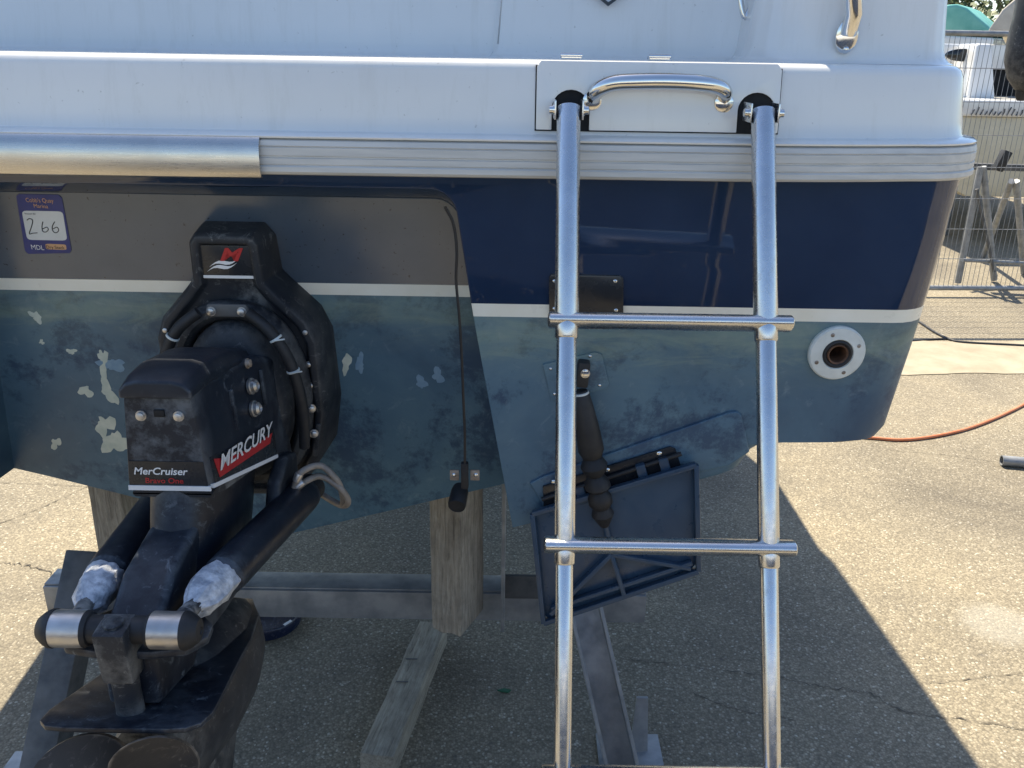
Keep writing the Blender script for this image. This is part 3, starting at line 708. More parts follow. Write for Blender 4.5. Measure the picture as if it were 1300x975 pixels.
# steering and trim hoses clipped round the ring
for s in (-1, 1):
    q = spline([U(s*.040, 1.345, 1.352), U(s*.074, 1.338, 1.325), U(s*.100, 1.338, 1.28), U(s*.112, 1.342, 1.23), U(s*.116, 1.35, 1.17), U(s*.112, 1.355, 1.11)], 6)
    ho_ = tube('hydraulic_line', q, .0095, 'rubber', dr, 12)
    for i in (8, 15):
        d = q[i+1]-q[i-1]; lathe('cable_tie', q[i]-d.normalized()*.002, d, [(.0102, 0), (.0112, .0005), (.0112, .0035), (.0102, .004)], 'flange', ho_, 16)
        if s > 0: tube('tie_tail', [q[i]+Vector((0, -.011, 0)), q[i]+Vector((.018, -.014, .004))], .0014, 'flange', ho_, 6)
for z in (1.205, 1.155): bolt('bolt', U(.118, FYd(z)-.006, z-.04), (0.3, -1, 0), .006, .008, 'anode', dr)

# upper gear housing
def sect(y, wt, wb, zt_, zb2, k=.014):
    pts = []
    for u, z, in ((wt, zt_), (wb, zb2), (-wb, zb2), (-wt, zt_)): pts.append(Vector((u, z)))
    out = []
    for i in range(4):
        a, b, d = pts[i-1], pts[i], pts[(i+1) % 4]; ea = (a-b).normalized()*k; ed = (d-b).normalized()*k
        for t in (0, .3, .7, 1): p = b+ea*(1-t)**2+ed*t**2; out.append(U(p.x, y, p.y))
    return out
bm = bmesh.new()
add_loft(bm, [sect(1.370, .070, .086, 1.27, 1.08), sect(1.30, .068, .082, 1.296, 1.115), sect(1.20, .058, .070, 1.318, 1.155), sect(1.10, .049, .062, 1.330, 1.178), sect(1.066, .046, .059, 1.330, 1.180), sect(1.058, .042, .055, 1.328, 1.183, .012)])
uh = finish(bm, 'upper_housing', 'black', dr, 0)
bm = bmesh.new()
def capsec(y, wv, z0, z1): return [U(u, y, z) for u, z in ((-wv, z0), (-wv, z0+(z1-z0)*.45), (-wv*.80, z1-.004), (-wv*.5, z1), (wv*.5, z1), (wv*.80, z1-.004), (wv, z0+(z1-z0)*.45), (wv, z0))]
add_loft(bm, [capsec(1.335, .046, 1.25, 1.286), capsec(1.30, .056, 1.27, 1.308), capsec(1.22, .058, 1.298, 1.334), capsec(1.12, .052, 1.318, 1.350), capsec(1.075, .050, 1.319, 1.349), capsec(1.052, .0475, 1.319, 1.343)])
finish(bm, 'top_cap', 'black', dr, .004, 3, 25)
for u in (-.024, .026): bolt('bolt', U(u, 1.058, 1.293), (0, -1, 0), .0055, .006, 'anode', uh, 12)
box('latch_slot', U(.001, 1.057, 1.297), (.014, .004, .010), 'dark', uh, .001)
def hs(y, z, o=0):           # starboard side of the upper housing
    t = (y-1.066)/(1.30-1.066); wt = .046+t*.027; wb = .059+t*.023; zt_ = 1.330-t*.014; zb2 = 1.180-t*.065
    return U(wt+(wb-wt)*(zt_-z)/(zt_-zb2)+o, y, z)
sdir = (hs(1.25, 1.25)-hs(1.10, 1.25)).normalized()
sn = Vector((1, -.12, .13)).normalized()
for y, z, r in ((1.235, 1.268, .0105), (1.232, 1.232, .0105)):
    bm = bmesh.new(); add_lathe(bm, hs(y, z, -.001), sn, [(r*1.25, 0), (r*1.25, .004), (r, .005), (r*.95, .010), (r*.55, .013), (r*.5, .011)], 18); finish(bm, 'side_bolt', 'anode', uh)
bolt('bolt', hs(1.235, 1.305, 0), sn, .006, .006, 'brass', uh, 12)
# printed band round the foot of the housing
def aft(u, z, o=.0): # aft face
    return U(u, 1.058-o+(z-1.25)*.0, z)
band = prism('decal_band', [aft(u, z, .0012) for u, z in ((-.0545, 1.184), (.0545, 1.184), (.0505, 1.226), (-.0505, 1.226))], (0, .003, 0), 'decal', uh)
bm = bmesh.new(); add_loft(bm, [[hs(y, 1.187-(y-1.066)*.28, .0006), hs(y, 1.228-(y-1.066)*.25, .0006), hs(y, 1.228-(y-1.066)*.25, -.004), hs(y, 1.187-(y-1.066)*.28, -.004)] for y in (1.070, 1.15, 1.25, 1.295)]); bs = finish(bm, 'decal_band', 'decal', uh)
bm = bmesh.new(); add_loft(bm, [[hs(y, 1.183-(y-1.066)*.28, .0016), hs(y, 1.189-(y-1.066)*.28, .0016), hs(y, 1.189-(y-1.066)*.28, -.004), hs(y, 1.183-(y-1.066)*.28, -.004)] for y in (1.062, 1.15, 1.25, 1.295)]); finish(bm, 'white_line', 'print', uh)
prism('white_line', [aft(u, z, .0026) for u, z in ((-.0555, 1.1825), (.0575, 1.1825), (.057, 1.1895), (-.055, 1.1895))], (0, .003, 0), 'print', uh)
text('lettering', 'MerCruiser', aft(-.045, 1.2065, .0016), (1, 0, 0), (0, 0, 1), .0150, 'print', uh, shear=.25, off=.018, width=.074)
text('lettering', 'Bravo One', aft(-.031, 1.1935, .0016), (1, 0, 0), (0, 0, 1), .0115, 'red', uh, shear=.1, off=.012, width=.052)
z0 = lambda y: 1.204-(y-1.066)*.265
prism('red_flash', [hs(y, z, .0012) for y, z in ((1.085, z0(1.085)-.010), (1.27, z0(1.27)+.006), (1.285, z0(1.285)+.022), (1.20, z0(1.2)+.012), (1.12, z0(1.12)+.013), (1.078, z0(1.078)+.020))], (.0006, 0, 0), 'red', uh)
o_ = hs(1.088, z0(1.088)+.000, .0024); e_ = hs(1.285, z0(1.285)+.020, .0024)
text('lettering', 'MERCURY', o_, e_-o_, (0, 0, 1), .031, 'print', uh, shear=.2, off=.018, width=(e_-o_).length)
# cast ribs, seam collar and screws that break up the castings
for y_ in (1.165, 1.275):
    prism('casting_rib', [hs(y_, 1.205-(y_-1.066)*.05+.025, -.002), hs(y_+.006, 1.205-(y_-1.066)*.05+.025, -.002), hs(y_+.006, 1.296-(y_-1.066)*.08, -.002), hs(y_, 1.296-(y_-1.066)*.08, -.002)], (.0045, 0, 0), 'black', uh, .0012)
for z_ in (1.15, 1.19, 1.25):
    for s_ in (-1, 1): bolt('bolt', U(s_*.118, FYd(z_)-.002, z_+.055), (0, -1, 0), .0042, .006, 'anode', gh, 12)
for s_ in (-1, 1):
    prism('casting_rib', [U(s_*.122, FYd(1.1)-.001, 1.13), U(s_*.122+.008, FYd(1.1)-.001, 1.13), U(s_*.110+.008, FYd(1.05)-.001, 1.065), U(s_*.110, FYd(1.05)-.001, 1.065)], (0, -.006, 0), 'blackm', gh, .001)
bm = bmesh.new(); add_loft(bm, [sect(1.33, .083, .083, 1.118, 1.100), sect(1.20, .071, .071, 1.158, 1.142), sect(1.10, .0615, .0615, 1.176, 1.164), sect(1.064, .0545, .0545, 1.178, 1.168, .006)]); finish(bm, 'seam_collar', 'blackm', dr)
# leg
def leg_ring(z, ya, yf, wv):
    n = 20; out = []; c = (ya+yf)/2; h = (yf-ya)/2
    for k in range(n):
        t = 2*math.pi*k/n; cs, sn_ = math.cos(t), math.sin(t)
        out.append(U(wv*math.copysign(abs(sn_)**.75, sn_), c-h*math.copysign(abs(cs)**.7, cs), z + (c-h*cs-1.1)*-.22))
    return out
bm = bmesh.new(); add_loft(bm, [leg_ring(1.205, 1.075, 1.34, .056), leg_ring(1.15, 1.055, 1.33, .055), leg_ring(1.09, 1.03, 1.31, .052), leg_ring(1.03, .985, 1.29, .048), leg_ring(.96, .93, 1.27, .042)])
lg = finish(bm, 'drive_leg', 'black', dr)
bolt('bolt', U(.0, 1.062, 1.152), (0, -1, 0), .0075, .007, 'anode', lg, 12)
lathe('bolt_recess', U(0, 1.068, 1.152), (0, -1, 0), [(.017, 0), (.017, .003), (.014, .003), (.013, 0)], 'blackm', lg, 20)
# exhaust / swivel cheek on the starboard side
prism('swivel_cheek', [U(.074, y, z) for y, z in ((1.36, 1.10), (1.30, 1.12), (1.245, 1.10), (1.215, 1.05), (1.225, 1.02), (1.27, 1.01), (1.36, 1.03))], (.024, 0, 0), 'blackm', dr, .010, 3)
prism('swivel_cheek', [U(-.098, y, z) for y, z in ((1.36, 1.10), (1.30, 1.12), (1.245, 1.10), (1.215, 1.05), (1.225, 1.02), (1.27, 1.01), (1.36, 1.03))], (.024, 0, 0), 'blackm', dr, .010, 3)
# anti-ventilation plate
ZP = lambda y: .992-(y-.815)*.30
half = [(.815, .0), (.815, .06), (.819, .085), (.832, .098), (.86, .102), (.93, .094), (1.0, .085), (1.1, .074), (1.2, .055), (1.28, .02)]
out = [(y, u) for y, u in half]+[(y, -u) for y, u in half[:0:-1]]
prism('ventilation_plate', [U(u, y, ZP(y)) for y, u in out], (0, 0, -.008), 'black', dr, .0025)
# upper shelf with the ram pivot fork
half = [(.862, .0), (.862, .035), (.872, .075), (.90, .092), (.93, .088), (.965, .058), (1.05, .055), (1.10, .05)]
out = [(y, u) for y, u in half]+[(y, -u) for y, u in half[:0:-1]]
prism('pivot_shelf', [U(u, y, 1.066-(y-.862)*.12) for y, u in out], (0, 0, -.012), 'black', dr, .004)
prism('leg_fairing', [U(-.034, y, z) for y, z in ((.875, 1.065), (.96, 1.115), (1.06, 1.13), (1.1, 1.0), (.98, .945), (.87, .977))], (.068, 0, 0), 'black', dr, .012, 3)
prism('rear_post', [U(-.0185, y, z) for y, z in ((.835, 1.108), (.875, 1.112), (.885, 1.03), (.842, 1.034))], (.037, 0, 0), 'blackm', dr, .003)
lathe('post_socket', U(0, .860, ZP(.86)-.002), (0, 0, 1), [(.017, 0), (.016, .03), (.0165, .055), (.018, .06)], 'blackm', dr, 20)
lathe('post_cap', U(0, .856, 1.108), (0, -.1, 1), [(.012, 0), (.012, .006), (.009, .008)], 'blackm', dr, 16)
# lower gearcase, skeg
bm = bmesh.new()
def gc(y, zc, w_, h): return [U(w_*math.cos(t), y, zc+h*math.sin(t)) for t in [2*math.pi*k/20 for k in range(20)]]
add_loft(bm, [gc(1.31, .80, .006, .02), gc(1.28, .803, .03, .05), gc(1.22, .812, .055, .085), gc(1.14, .83, .070, .105), gc(1.04, .845, .072, .105), gc(.94, .86, .062, .09), gc(.88, .87, .05, .065)])
finish(bm, 'gearcase', 'blackm', dr)
prism('skeg', [U(-.008, y, z) for y, z in ((1.24, .74), (1.0, .77), (.95, .60), (1.02, .56), (1.12, .60))], (.016, 0, 0), 'blackm', dr, .005)
# propeller
ax = Vector((0, -1, .25)).normalized(); pc = U(.006, .808, .866)
pr = lathe('propeller_hub', pc-ax*.05, ax, [(.046, 0), (.044, .06), (.040, .12), (.042, .135), (.034, .135), (.030, .05)], 'prop', dr, 28)
e1 = Vector((1, 0, 0)); e2 = ax.cross(e1).normalized(); e2 = e2 if e2.z > 0 else -e2
for th in (58, 130, 202, 274, 346):
    t0 = R(th); rad = e1*math.cos(t0)+e2*math.sin(t0); tan = -e1*math.sin(t0)+e2*math.cos(t0)
    bm = bmesh.new(); fr_, bk_ = [], []
    nr, nc = 15, 9; grid = []
    for i in range(nr):
        q = (1-math.cos(i/(nr-1)*math.pi))/2; rr = .036 + (.126-.036)*q
        wd = max(.022*(1-q), .056*math.sqrt(max(0, 1-((q-.50)/.5001)**2)))
        pitch = R(34)
        row = []
        for j in range(nc):
            c_ = math.sin((j/(nc-1)-.5)*math.pi)*wd
            row.append(pc + rad*rr + (tan*math.cos(pitch)+ax*math.sin(pitch))*(c_+.012*q) + ax*(.014*q+2.2*c_*c_))
        grid.append(row)
    for dz in (0, 1):
        pass
    va = [[bm.verts.new(p+ax*.002) for p in r] for r in grid]; vb = [[bm.verts.new(p-ax*.003) for p in r] for r in grid]
    for i in range(nr-1):
        for j in range(nc-1):
            bm.faces.new((va[i][j], va[i][j+1], va[i+1][j+1], va[i+1][j])); bm.faces.new((vb[i][j], vb[i+1][j], vb[i+1][j+1], vb[i][j+1]))
    per = [(i, 0) for i in range(nr)]+[(nr-1, j) for j in range(1, nc)]+[(i, nc-1) for i in range(nr-2, -1, -1)]+[(0, j) for j in range(nc-2, 0, -1)]
    for (a, b), (c, d) in zip(per, per[1:]+per[:1]): bm.faces.new((va[a][b], vb[a][b], vb[c][d], va[c][d]))
    finish(bm, 'propeller_blade', 'prop', pr)
# trim rams
for s in (-1, 1):
    S = U(s*.118, 1.325, 1.040); E_ = U(s*.062, .872, 1.094); d = E_-S
    bm = bmesh.new(); add_tube(bm, [S, S+d*.03, S+d*.06, S+d*.64, S+d*.70, S+d*.715], [.022, .029, .030, .030, .029, .022], 24)
    rm = finish(bm, 'trim_ram', 'black', dr)
    rr_ = random.Random(3+s); bm = bmesh.new()
    ts = [.70, .725, .76, .80, .84, .87, .90]; rs = [.021, .0255, .0265, .0255, .023, .018, .008]
    rings = []; a_, b_ = frame(d)
    for t, r_ in zip(ts, rs): rings.append([S+d*t+(a_*math.cos(x)+b_*math.sin(x))*(r_*rr_.uniform(.84, 1.12)) + d.normalized()*rr_.uniform(-.006, .006) for x in [2*math.pi*k/18 for k in range(18)]])
    add_loft(bm, rings); finish(bm, 'crusted_boot', 'salt', rm)
    pv = U(s*.059, .868, 1.094)
    lathe('pivot_sleeve', pv-Vector((.019, 0, 0)), (1, 0, 0), [(.014, 0), (.0225, 0), (.0225, .038), (.014, .038)], 'anode', rm, 28)
    lathe('pivot_cap', pv+Vector((s*.019, 0, 0)), (s, 0, 0), [(.0235, 0), (.0235, .004), (.0205, .010), (.014, .018), (.005, .020), (.004, .018)], 'rubber', rm, 28)
    lathe('pivot_bush', pv-Vector((s*.019, 0, 0)), (-s, 0, 0), [(.0225, 0), (.020, .005), (.017, .006), (.017, .03)], 'rubber', rm, 24)
    tube('ram_eye', [S+d*.88, pv], .011, 'blackm', rm, 14)
    lathe('ram_end', S-d.normalized()*.03, d, [(.016, 0), (.024, .006), (.024, .034)], 'rubber', rm, 20)
    if s > 0:
        for k, (r_, dz) in enumerate(((.0055, 0), (.0055, .020))):
            q = spline([S+d*.12+Vector((0, -.0, .024)), S+d*.09+Vector((.010, -.01, .036+dz)), S+Vector((.030, -.02, .040+dz)), S+Vector((.062-.008*k, -.02, .018+dz)), S+Vector((.072-.01*k, -.01, -.012+dz)), S+Vector((.055, .015, -.034)), S+Vector((.01, .05, -.03))], 7)
            hz = tube('ram_hose', q, r_, 'hose', rm, 12)
            lathe('hose_ferrule', q[4], q[6]-q[4], [(.0068, 0), (.0072, .002), (.0072, .012), (.0066, .014)], 'anode', hz, 14)

# ================================================================== CRADLE AND TIMBERS
cr = empty('boat_cradle', (XC, 1.95, 0)); tag(cr, 'grey galvanised steel cradle carrying the boat on splayed legs', 'cradle')
bm = bmesh.new()
for a in ((0, 1.975, .352, 1.62, .012, .085), (0, 2.015, .394, 1.62, .075, .010), (0, 2.015, .312, 1.62, .075, .010)): add_box(bm, (-.44+a[0], a[1], a[2]), a[3:])
finish(bm, 'crossbeam', 'galv', cr, .002)
def channel(name, a, b, wd, dp, mat, parent, side):
    a, b = Vector(a), Vector(b); d = (b-a).normalized(); x = Vector((1, 0, 0)); x = (x-d*x.dot(d)).normalized(); n = d.cross(x).normalized()
    if n.y > 0: n = -n
    t = .009; bm = bmesh.new()
    prof = [(-wd/2, 0), (wd/2, 0), (wd/2, dp), (wd/2-t, dp), (wd/2-t, t), (-wd/2+t, t), (-wd/2+t, dp), (-wd/2, dp)]
    add_loft(bm, [[p+x*u+n*v for u, v in prof] for p in (a, b)]); return finish(bm, name, mat, parent, .0015)
channel('leg', (.195, 1.90, .42), G(792, 985, .015)+Vector((0, 0, 0)), .085, .055, 'galv', cr, 1)
la_, lb_ = Vector((-1.15, 2.04, .46)), G(52, 990, .015)+Vector((0, 0, 0))
bm = bmesh.new(); dl_ = (lb_-la_).normalized(); xl_ = Vector((1, 0, 0)); xl_ = (xl_-dl_*xl_.dot(dl_)).normalized(); nl_ = dl_.cross(xl_)
add_loft(bm, [[p+xl_*a*.042+nl_*b*.042 for a, b in ((-1, -1), (1, -1), (1, 1), (-1, 1))] for p in (la_, lb_)]); finish(bm, 'leg', 'galvd', cr, .006)  # this leg's shade is put into its darker steel colour
for px, py in ((800, 965), (40, 990)):
    c = G(px, py); box('foot_plate', (c.x, c.y, .006), (.17, .17, .010), 'galv', cr, .002)
gp = G(803, 930, .10)
prism('gusset', [gp+Vector(v) for v in ((.0, .02, -.09), (.05, .03, -.09), (.045, .06, .06), (.015, .06, .06))], (0, .008, 0), 'galv', cr, .001)
# bracket that clasps the keel timber
box('timber_bracket', (-.015, 1.90, .60), (.010, .07, .50), 'galv', cr, .002); box('timber_bracket', (.045, 1.962, .425), (.115, .012, .07), 'galvd', cr, .002)
def timber(name, c, s, mat, label, rot=None, cat='timber', seed=1):
    r_ = random.Random(seed); bm = bmesh.new()
    nz = 9; rings = []; ax_ = max(range(3), key=lambda i: s[i])
    for k in range(nz):
        f = k/(nz-1)-.5; ring = []
        o1, o2 = [i for i in range(3) if i != ax_]
        for a, b in ((-1, -1), (-.3, -1.0), (.4, -1), (1, -1), (1, .2), (1, 1), (.2, 1), (-1, 1), (-1, .1)):
            v = [0, 0, 0]; v[ax_] = f*s[ax_] + (r_.uniform(-.004, .004) if k in (0, nz-1) else 0)
            v[o1] = a*s[o1]/2 + r_.uniform(-.0018, .0018); v[o2] = b*s[o2]/2 + r_.uniform(-.0018, .0018); ring.append(Vector(v))
        rings.append(ring)
    add_loft(bm, rings)
    o = finish(bm, name, mat, None, .003, 2, 40); o.location = c
    if rot: o.rotation_euler = rot
    tag(o, label, cat); return o
k0 = G(552, 808, .385); k1 = G(606, 808, .385)
timber('keel_timber', ((k0.x+k1.x)/2, 1.80+.07, .655), (.082, .125, .54), 'wood', 'weathered grey timber prop standing under the hull beside the transducer', rot=(0, 0, R(-24)), seed=2)
timber('keel_timber', (P(142, 680, 1.9).x, 1.96, .70), (.082, .12, .56), 'wood', 'weathered timber prop left of the stern drive under the hull', seed=3)
fa, ne = G(548, 795, .07), G(480, 955, .07); cc = (fa+ne)/2
timber('timber_baulk', (cc.x, cc.y, .037), (.088, (fa-ne).length+.03, .072), 'woody', 'weathered wooden baulk lying on the ground under the boat', rot=(0, 0, math.atan2(-(fa-ne).x, (fa-ne).y)), seed=4)
# nails left in the baulk
nb = bpy.data.objects['timber_baulk']
for dx, dy in ((.0, .10), (-.015, .0)):
    p = Vector((cc.x+dx, cc.y+dy, .0742)); box('nail', p, (.034, .003, .0025), 'galvd', None, .0005); n_ = bpy.data.objects['nail']; n_.name = 'staple'; n_.parent = nb; n_.matrix_parent_inverse = nb.matrix_basis.inverted()
# dark blue round tub behind the drive
tb = G(330, 812); tb0 = empty('plastic_tub', (tb.x, tb.y+.09, 0)); tag(tb0, 'shallow round dark blue tub lying on the ground behind the drive', 'tub')
lathe('tub_wall', tb0.location, (0, 0, 1), [(.07, .002), (.10, .0), (.108, .006), (.110, .036), (.106, .042), (.098, .042), (.094, .036), (.088, .014), (.02, .010)], 'tub', tb0, 40)
for a in (-35, -95):
    t = R(a); c = tb0.location+Vector((.102*math.cos(t), .102*math.sin(t), .0425)); box('white_mark', c, (.03, .010, .0012), 'print', tb0, .0003, Matrix.Rotation(t+math.pi/2, 3, 'Z'))
# ================================================================== HOSES AND LOOSE THINGS ON THE GROUND
tag(tube('garden_hose', spline([(G(x, y)+Vector((0, 0, .008))) for x, y in ((1000, 545), (1060, 553), (1110, 558), (1150, 560), (1200, 553), (1245, 540), (1300, 515), (1360, 480))], 8), .008, 'orange', None, 10), 'thin orange hose curving over the sunlit ground right of the hull', 'hose')
tag(tube('power_cable', spline([(G(x, y)+Vector((0, 0, .007))) for x, y in ((1120, 388), (1160, 406), (1185, 422), (1205, 432), (1225, 436), (1300, 440), (1400, 446))], 8), .009, 'cable', None, 8), 'black cable lying on the yard between hull and fence', 'cable')
tag(tube('power_cable', spline([(G(x, y)+Vector((0, 0, .006))) for x, y in ((1120, 432), (1150, 434), (1180, 432), (1205, 431))], 8), .006, 'cable', None, 8), 'short black cable lead joining the longer cable near the hull', 'cable')
pa, pb = G(1271, 586, .02), G(1345, 592, .02)
bm = bmesh.new(); dpp = (pb-pa); a_, b_ = frame(dpp)
for r0, r1 in ((.024, .020),): add_loft(bm, [[p+(a_*math.cos(t)+b_*math.sin(t))*r for t in [2*math.pi*k/24 for k in range(24)]] for p, r in ((pa+dpp*.3, r1), (pa, r1), (pa, r0), (pb, r0))], cap=True)
po = finish(bm, 'steel_tube', 'galv'); po.location.z = .006; tag(po, 'cut end of a grey steel tube on the ground at the right edge', 'tube')
c = G(640, 878); bm = bmesh.new(); add_prism(bm, [c+Vector(v) for v in ((-.02, 0, .002), (0, .008, .002), (.02, .002, .002), (.012, -.008, .002), (-.006, -.005, .002))], (0, 0, .004)); tag(finish(bm, 'plastic_scrap', 'greenscrap'), 'tiny green plastic scrap on the shaded ground', 'litter')
# ================================================================== BACKGROUND YARD
# mesh fence panels
def fence_panel(x0_, x1_, y0_, y1_, label):
    a, b = Vector((x0_, y0_, 0)), Vector((x1_, y1_, 0)); d = b-a; L_ = d.length
    e = empty('site_fence', (a+b)/2); tag(e, label, 'fence', 'mesh fence panels at the back of the yard')
    for z in (.07, 1.93): tube('frame_tube', [a+Vector((0, 0, z)), b+Vector((0, 0, z))], .020, 'galv', e, 10)
    for p in (a, b): tube('frame_post', [p+Vector((0, 0, .02)), p+Vector((0, 0, 1.95))], .020, 'galv', e, 10)
    bm = bmesh.new()
    n = int(L_/.038)
    for k in range(1, n): p = a+d*(k/n); add_tube(bm, [p+Vector((0, -.004, .07)), p+Vector((0, -.004, 1.93))], .0022, 4, False)
    for k in range(1, 8): z = .07+1.86*k/8; add_tube(bm, [a+Vector((0, 0, z)), b+Vector((0, 0, z))], .0028, 4, False)
    tag(finish(bm, 'wire_mesh', 'galv', e), kind='stuff')
fence_panel(2.2, 5.6, 6.62, 6.78, 'grey wire mesh fence panel in front of the trestle')
fence_panel(-1.3, 2.12, 6.56, 6.60, 'grey wire mesh fence panel hidden mostly behind the boat')
fence_panel(5.68, 9.1, 6.82, 7.2, 'grey wire mesh fence panel beyond the right edge')
# A-frame trestle
te = empty('steel_trestle', (3.75, 7.1, 0)); tag(te, 'rusty grey steel trestle stand behind the mesh fence', 'trestle')
tp0, tp1 = P(1228, 195, 7.0), P(1300, 232, 7.3)
box('head_beam', (tp0+tp1)/2+Vector((.15, .1, 0)), (.75, .07, .05), 'galvd', te, .004, Matrix.Rotation(R(-10), 3, 'Z'))
for x, y, bx_, by_ in ((1245, 212, 1216, 362), (1248, 212, 1262, 358), (1284, 230, 1248, 330), (1290, 230, 1300, 350)):
    tube('leg', [P(x, y, 7.05), G(bx_, by_-3, .02)], .026, 'galv', te, 10)
box('head_pad', P(1272, 204, 7.05), (.07, .07, .16), 'rubber', te, .01, Matrix.Rotation(R(18), 3, 'Y')); tube('brace', [P(1222, 330, 6.95), P(1300, 334, 7.15)], .016, 'galv', te, 8); tube('brace', [P(1240, 240, 7.0), P(1262, 345, 7.0)], .013, 'galvd', te, 8)
# cruiser beyond the fence
cz_ = empty('cabin_cruiser', (5.2, 9.2, 0)); tag(cz_, 'white and cream cruiser on the hard standing behind the mesh fence', 'boat')
def C8(px, py, Y=8.6): return P(px, py, Y)
bm = bmesh.new()
zk, zs, zd = C8(1260, 250).z, C8(1260, 148).z, C8(1260, 128).z
xl = C8(1205, 150).x
def hsec(y, xa, xb, z0_, z1_): return [Vector((xa+.30, y, z0_)), Vector((xa+.10, y, z0_+.1)), Vector((xa, y, z1_)), Vector((xb, y, z1_)), Vector((xb-.10, y, z0_+.1)), Vector((xb-.3, y, z0_))]
add_loft(bm, [hsec(8.6, xl, xl+2.5, zk, zs), hsec(10.5, xl-.05, xl+2.55, zk, zs+.03), hsec(13.5, xl+.4, xl+2.1, zk+.1, zs+.12), hsec(15, xl+1.1, xl+1.4, zk+.4, zs+.2)])
finish(bm, 'hull', 'hullcream', cz_, .03)
bm = bmesh.new(); add_box(bm, (xl+1.25, 8.62+.5, (zs+zd)/2+.004), (2.62, 1.12, zd-zs+.01)); finish(bm, 'bathing_platform', 'white', cz_, .03, 3)
tx = C8(1233, 146, 8.55); rr_ = random.Random(11)
for k in range(15):
    h_ = rr_.uniform(.03, .075); tube('name_stroke', [tx+Vector((.042*k, .0, 0)), tx+Vector((.042*k+.012, 0, h_*.5)), tx+Vector((.042*k+rr_.uniform(.01, .03), 0, h_))], .006, 'galvd', cz_, 5)
lm, rm_ = C8(1229, 122, 9.0), C8(1262, 122, 9.0)
bm = bmesh.new(); zt2 = C8(1250, 55, 9.0).z
add_loft(bm, [[Vector((lm.x, 9.0, zd)), Vector((rm_.x+.02, 9.0, zd)), Vector((rm_.x+.02, 9.5, zd)), Vector((lm.x, 9.5, zd))], [Vector((C8(1240, 60, 9.1).x, 9.1, zt2)), Vector((C8(1259, 60, 9.1).x, 9.1, zt2)), Vector((C8(1259, 60, 9.1).x, 9.5, zt2)), Vector((C8(1240, 60, 9.1).x, 9.5, zt2))]]); finish(bm, 'transom_wing', 'white', cz_, .03, 3)
bm = bmesh.new(); add_box(bm, (xl+1.5, 9.9, (zd+zt2)/2), (1.9, .5, zt2-zd)); finish(bm, 'cockpit_opening', 'dark', cz_, .02)
bm = bmesh.new(); s0_ = [Vector((C8(x, y, 9.4).x, 9.4, C8(x, y, 9.4).z)) for x, y in ((1252, 42), (1272, 12), (1300, -12), (1380, -30), (1420, 42))]
add_loft(bm, [s0_, [v+Vector((.75, 1.2, .02)) for v in s0_], [v+Vector((1.7, 2.6, -.25)) for v in s0_]]); finish(bm, 'canvas_hood', 'canvas', cz_, .04, 3)
bm = bmesh.new(); add_box(bm, (xl+1.2, 9.6, zt2-.12), (2.5, .06, .24)); finish(bm, 'bulwark', 'white', cz_, .02)
lathe('port_light', C8(1222, 70, 9.3), (0, -1, 0), [(.10, 0), (.10, .02), (.08, .03), (.01, .03)], 'glass', cz_, 20, sx=1.8, sy=.6, up=(0, 0, 1))
# supports below
for x in (xl+.5, xl+1.9): tube('prop', [(x, 9.3, 0), (x, 9.3, zk+.1)], .05, 'galvd', cz_, 10)
bm = bmesh.new(); add_lathe(bm, C8(1203, 214, 8.5), (0, -1, 0), [(.05, 0), (.05, .1), (.035, .1), (.035, .02)], 20); finish(bm, 'drain_outlet', 'rubber', cz_)
# teal covered boat farther off
tl = empty('covered_boat', (6.5, 16, 0)); tag(tl, 'boat under a teal cover behind the cruiser', 'boat')
f_ = 15.0; bm = bmesh.new(); s1_ = [P(x, y, f_) for x, y in ((1190, 42), (1200, 6), (1215, 5), (1228, 10), (1256, 34), (1264, 44))]
add_loft(bm, [s1_, [v+Vector((1.2, 2, .05)) for v in s1_], [v+Vector((2.7, 4.5, -.1)) for v in s1_]]); finish(bm, 'cover', 'teal', tl, .05, 3)
bm = bmesh.new(); s2_ = [P(x, y, f_) for x, y in ((1180, 44), (1262, 48), (1254, 92), (1190, 92))]
add_loft(bm, [s2_, [v+Vector((3, 5, .1)) for v in s2_]]); finish(bm, 'hull', 'white', tl, .05, 3)
# black outboard leg that hangs in at the right edge
ob = empty('outboard_motor', P(1300, 60, 5.6)); tag(ob, 'black outboard motor cowl hanging in at the right edge of the yard', 'outboard motor')
def obr(py, xa, xb, dy=.0): 
    a, b = P(xa, py, 5.6), P(xb, py, 5.6); c = (a+b)/2; r_ = (b-a).length/2
    return [c+Vector((r_*math.cos(t), r_*.8*math.sin(t), 0)) for t in [2*math.pi*k/20 for k in range(20)]]
bm = bmesh.new(); add_loft(bm, [obr(-60, 1302, 1400), obr(-20, 1296, 1400), obr(20, 1290, 1392), obr(55, 1281, 1380), obr(80, 1278, 1372), obr(100, 1281, 1360), obr(114, 1289, 1340), obr(118, 1296, 1325)]); finish(bm, 'cowl', 'blackm', ob)
bm = bmesh.new(); add_loft(bm, [obr(112, 1290, 1306), obr(122, 1289, 1302), obr(128, 1291, 1300)]); finish(bm, 'lower_bracket', 'rubber', ob)
tube('support_post', [P(1420, 60, 5.6), (P(1420, 60, 5.6).x, 5.6, 0)], .05, 'galvd', ob, 12)
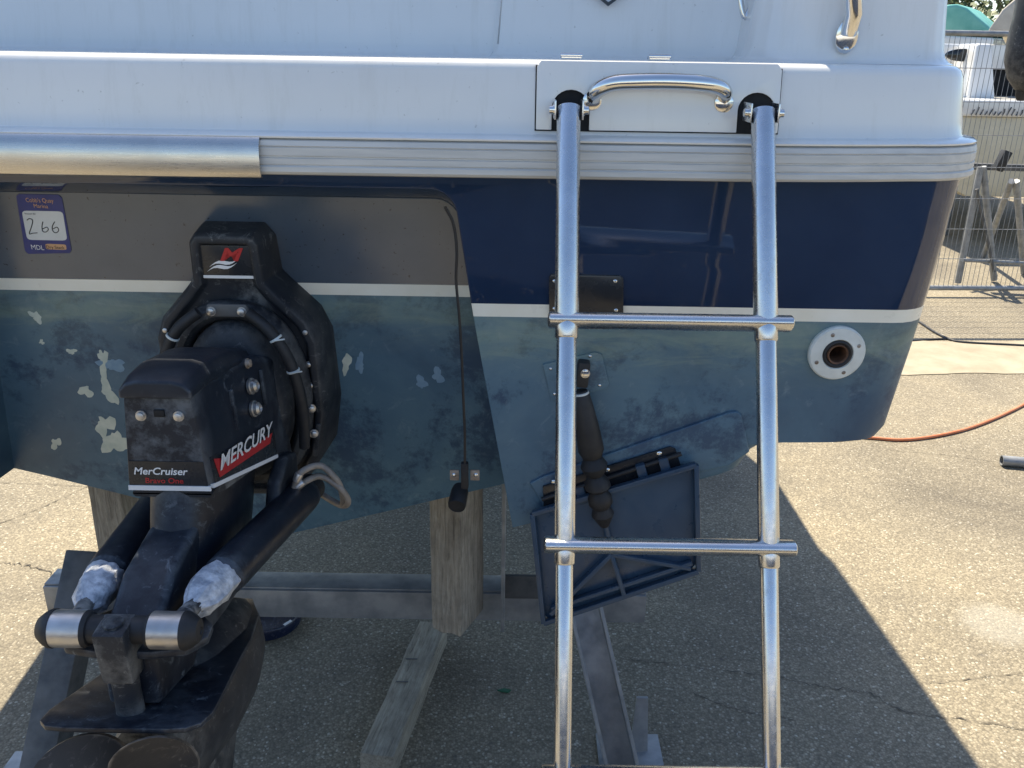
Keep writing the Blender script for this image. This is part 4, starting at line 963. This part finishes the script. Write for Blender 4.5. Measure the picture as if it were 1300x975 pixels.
# trees
def tree(x, y, h, r_, seed, label):
    rr_ = random.Random(seed); e = empty('tree', (x, y, 0)); tag(e, label, 'tree', 'trees behind the yard')
    bm = bmesh.new(); add_tube(bm, [(x, y, 0), (x+.1, y, h*.3), (x-.1, y+.1, h*.7)], [.25, .18, .06], 10)
    for k in range(7):
        t = rr_.uniform(0, 6.28); z = h*rr_.uniform(.3, .6); add_tube(bm, [(x, y, z), (x+math.cos(t)*r_*.4, y+math.sin(t)*r_*.4, z+h*.15), (x+math.cos(t)*r_*.75, y+math.sin(t)*r_*.75, z+h*.22)], [.09, .05, .02], 6)
    finish(bm, 'trunk', 'bark', e)
    V, Fc = [], []; cl = []
    for k in range(46):
        t = rr_.uniform(0, 6.28); q = rr_.random()**.5*r_; cl.append((x+q*math.cos(t), y+q*math.sin(t), h*rr_.uniform(.32, .98)-q*.12*h/r_, rr_.uniform(.35, .8)))
    for k in range(6500):
        c = rr_.choice(cl); d = Vector((rr_.gauss(0, 1), rr_.gauss(0, 1), rr_.gauss(0, .8))).normalized()*c[3]*rr_.random()**.4
        p = Vector(c[:3])+d; a = Vector((rr_.gauss(0, 1), rr_.gauss(0, 1), rr_.gauss(0, 1))).normalized()*.085; b = a.orthogonal().normalized()*.055; n = len(V)
        V += [p-a, p+b, p+a, p-b]; Fc.append((n, n+1, n+2, n+3))
    me = bpy.data.meshes.new('crown'); me.from_pydata(V, [], Fc); me.materials.append(M['leaf']); o = bpy.data.objects.new('crown', me); COL.objects.link(o); o.parent = e; o.matrix_parent_inverse = Matrix.Translation(-Vector((x, y, 0)))
tree(10.5, 20, 4.2, 2.2, 5, 'leafy green tree behind the beige canvas hood')
tree(14.5, 23, 5.0, 2.6, 6, 'leafy green tree farther right at the back of the yard')

# boat parked behind the photographer: the glossy transom mirrors it
rb = empty('motor_boat', (.6, -2.6, 0)); tag(rb, 'dark hulled boat parked across the lane, only mirrored in the glossy navy transom', 'boat')
bm = bmesh.new()
def rsec(x, yh, z0_, z1_): return [Vector((x, -2.6+s*wv, z)) for s, wv, z in ((1, .05, z0_), (1, yh*.9, z0_+.16), (1, yh, z1_), (-1, yh, z1_), (-1, yh*.9, z0_+.16), (-1, .05, z0_))]
add_loft(bm, [rsec(-2.2, .95, .06, 1.28), rsec(-1, 1.1, .06, 1.32), rsec(2.6, 1.1, .06, 1.38), rsec(3.8, .8, .2, 1.46), rsec(4.5, .4, .4, 1.48), rsec(4.9, .06, .7, 1.5)])
finish(bm, 'hull', 'navy', rb, .03)
bm = bmesh.new()
def rdk(x, yh, z1_): return [Vector((x, -2.6+s*yh, z)) for s, z in ((1, 1.28), (1, z1_), (-1, z1_), (-1, 1.28))]
add_loft(bm, [rdk(-2.15, .97, 1.50), rdk(-1, 1.13, 1.55), rdk(2.6, 1.12, 1.6), rdk(3.8, .82, 1.63), rdk(4.5, .42, 1.66), rdk(4.9, .05, 1.68)])
finish(bm, 'deck', 'white', rb, .03)
for x in (-2.2, .5):
    for y in (-3.1, -2.1): tube('prop', [(x, y, 0), (x, y, .4)], .045, 'galvd', rb, 10)
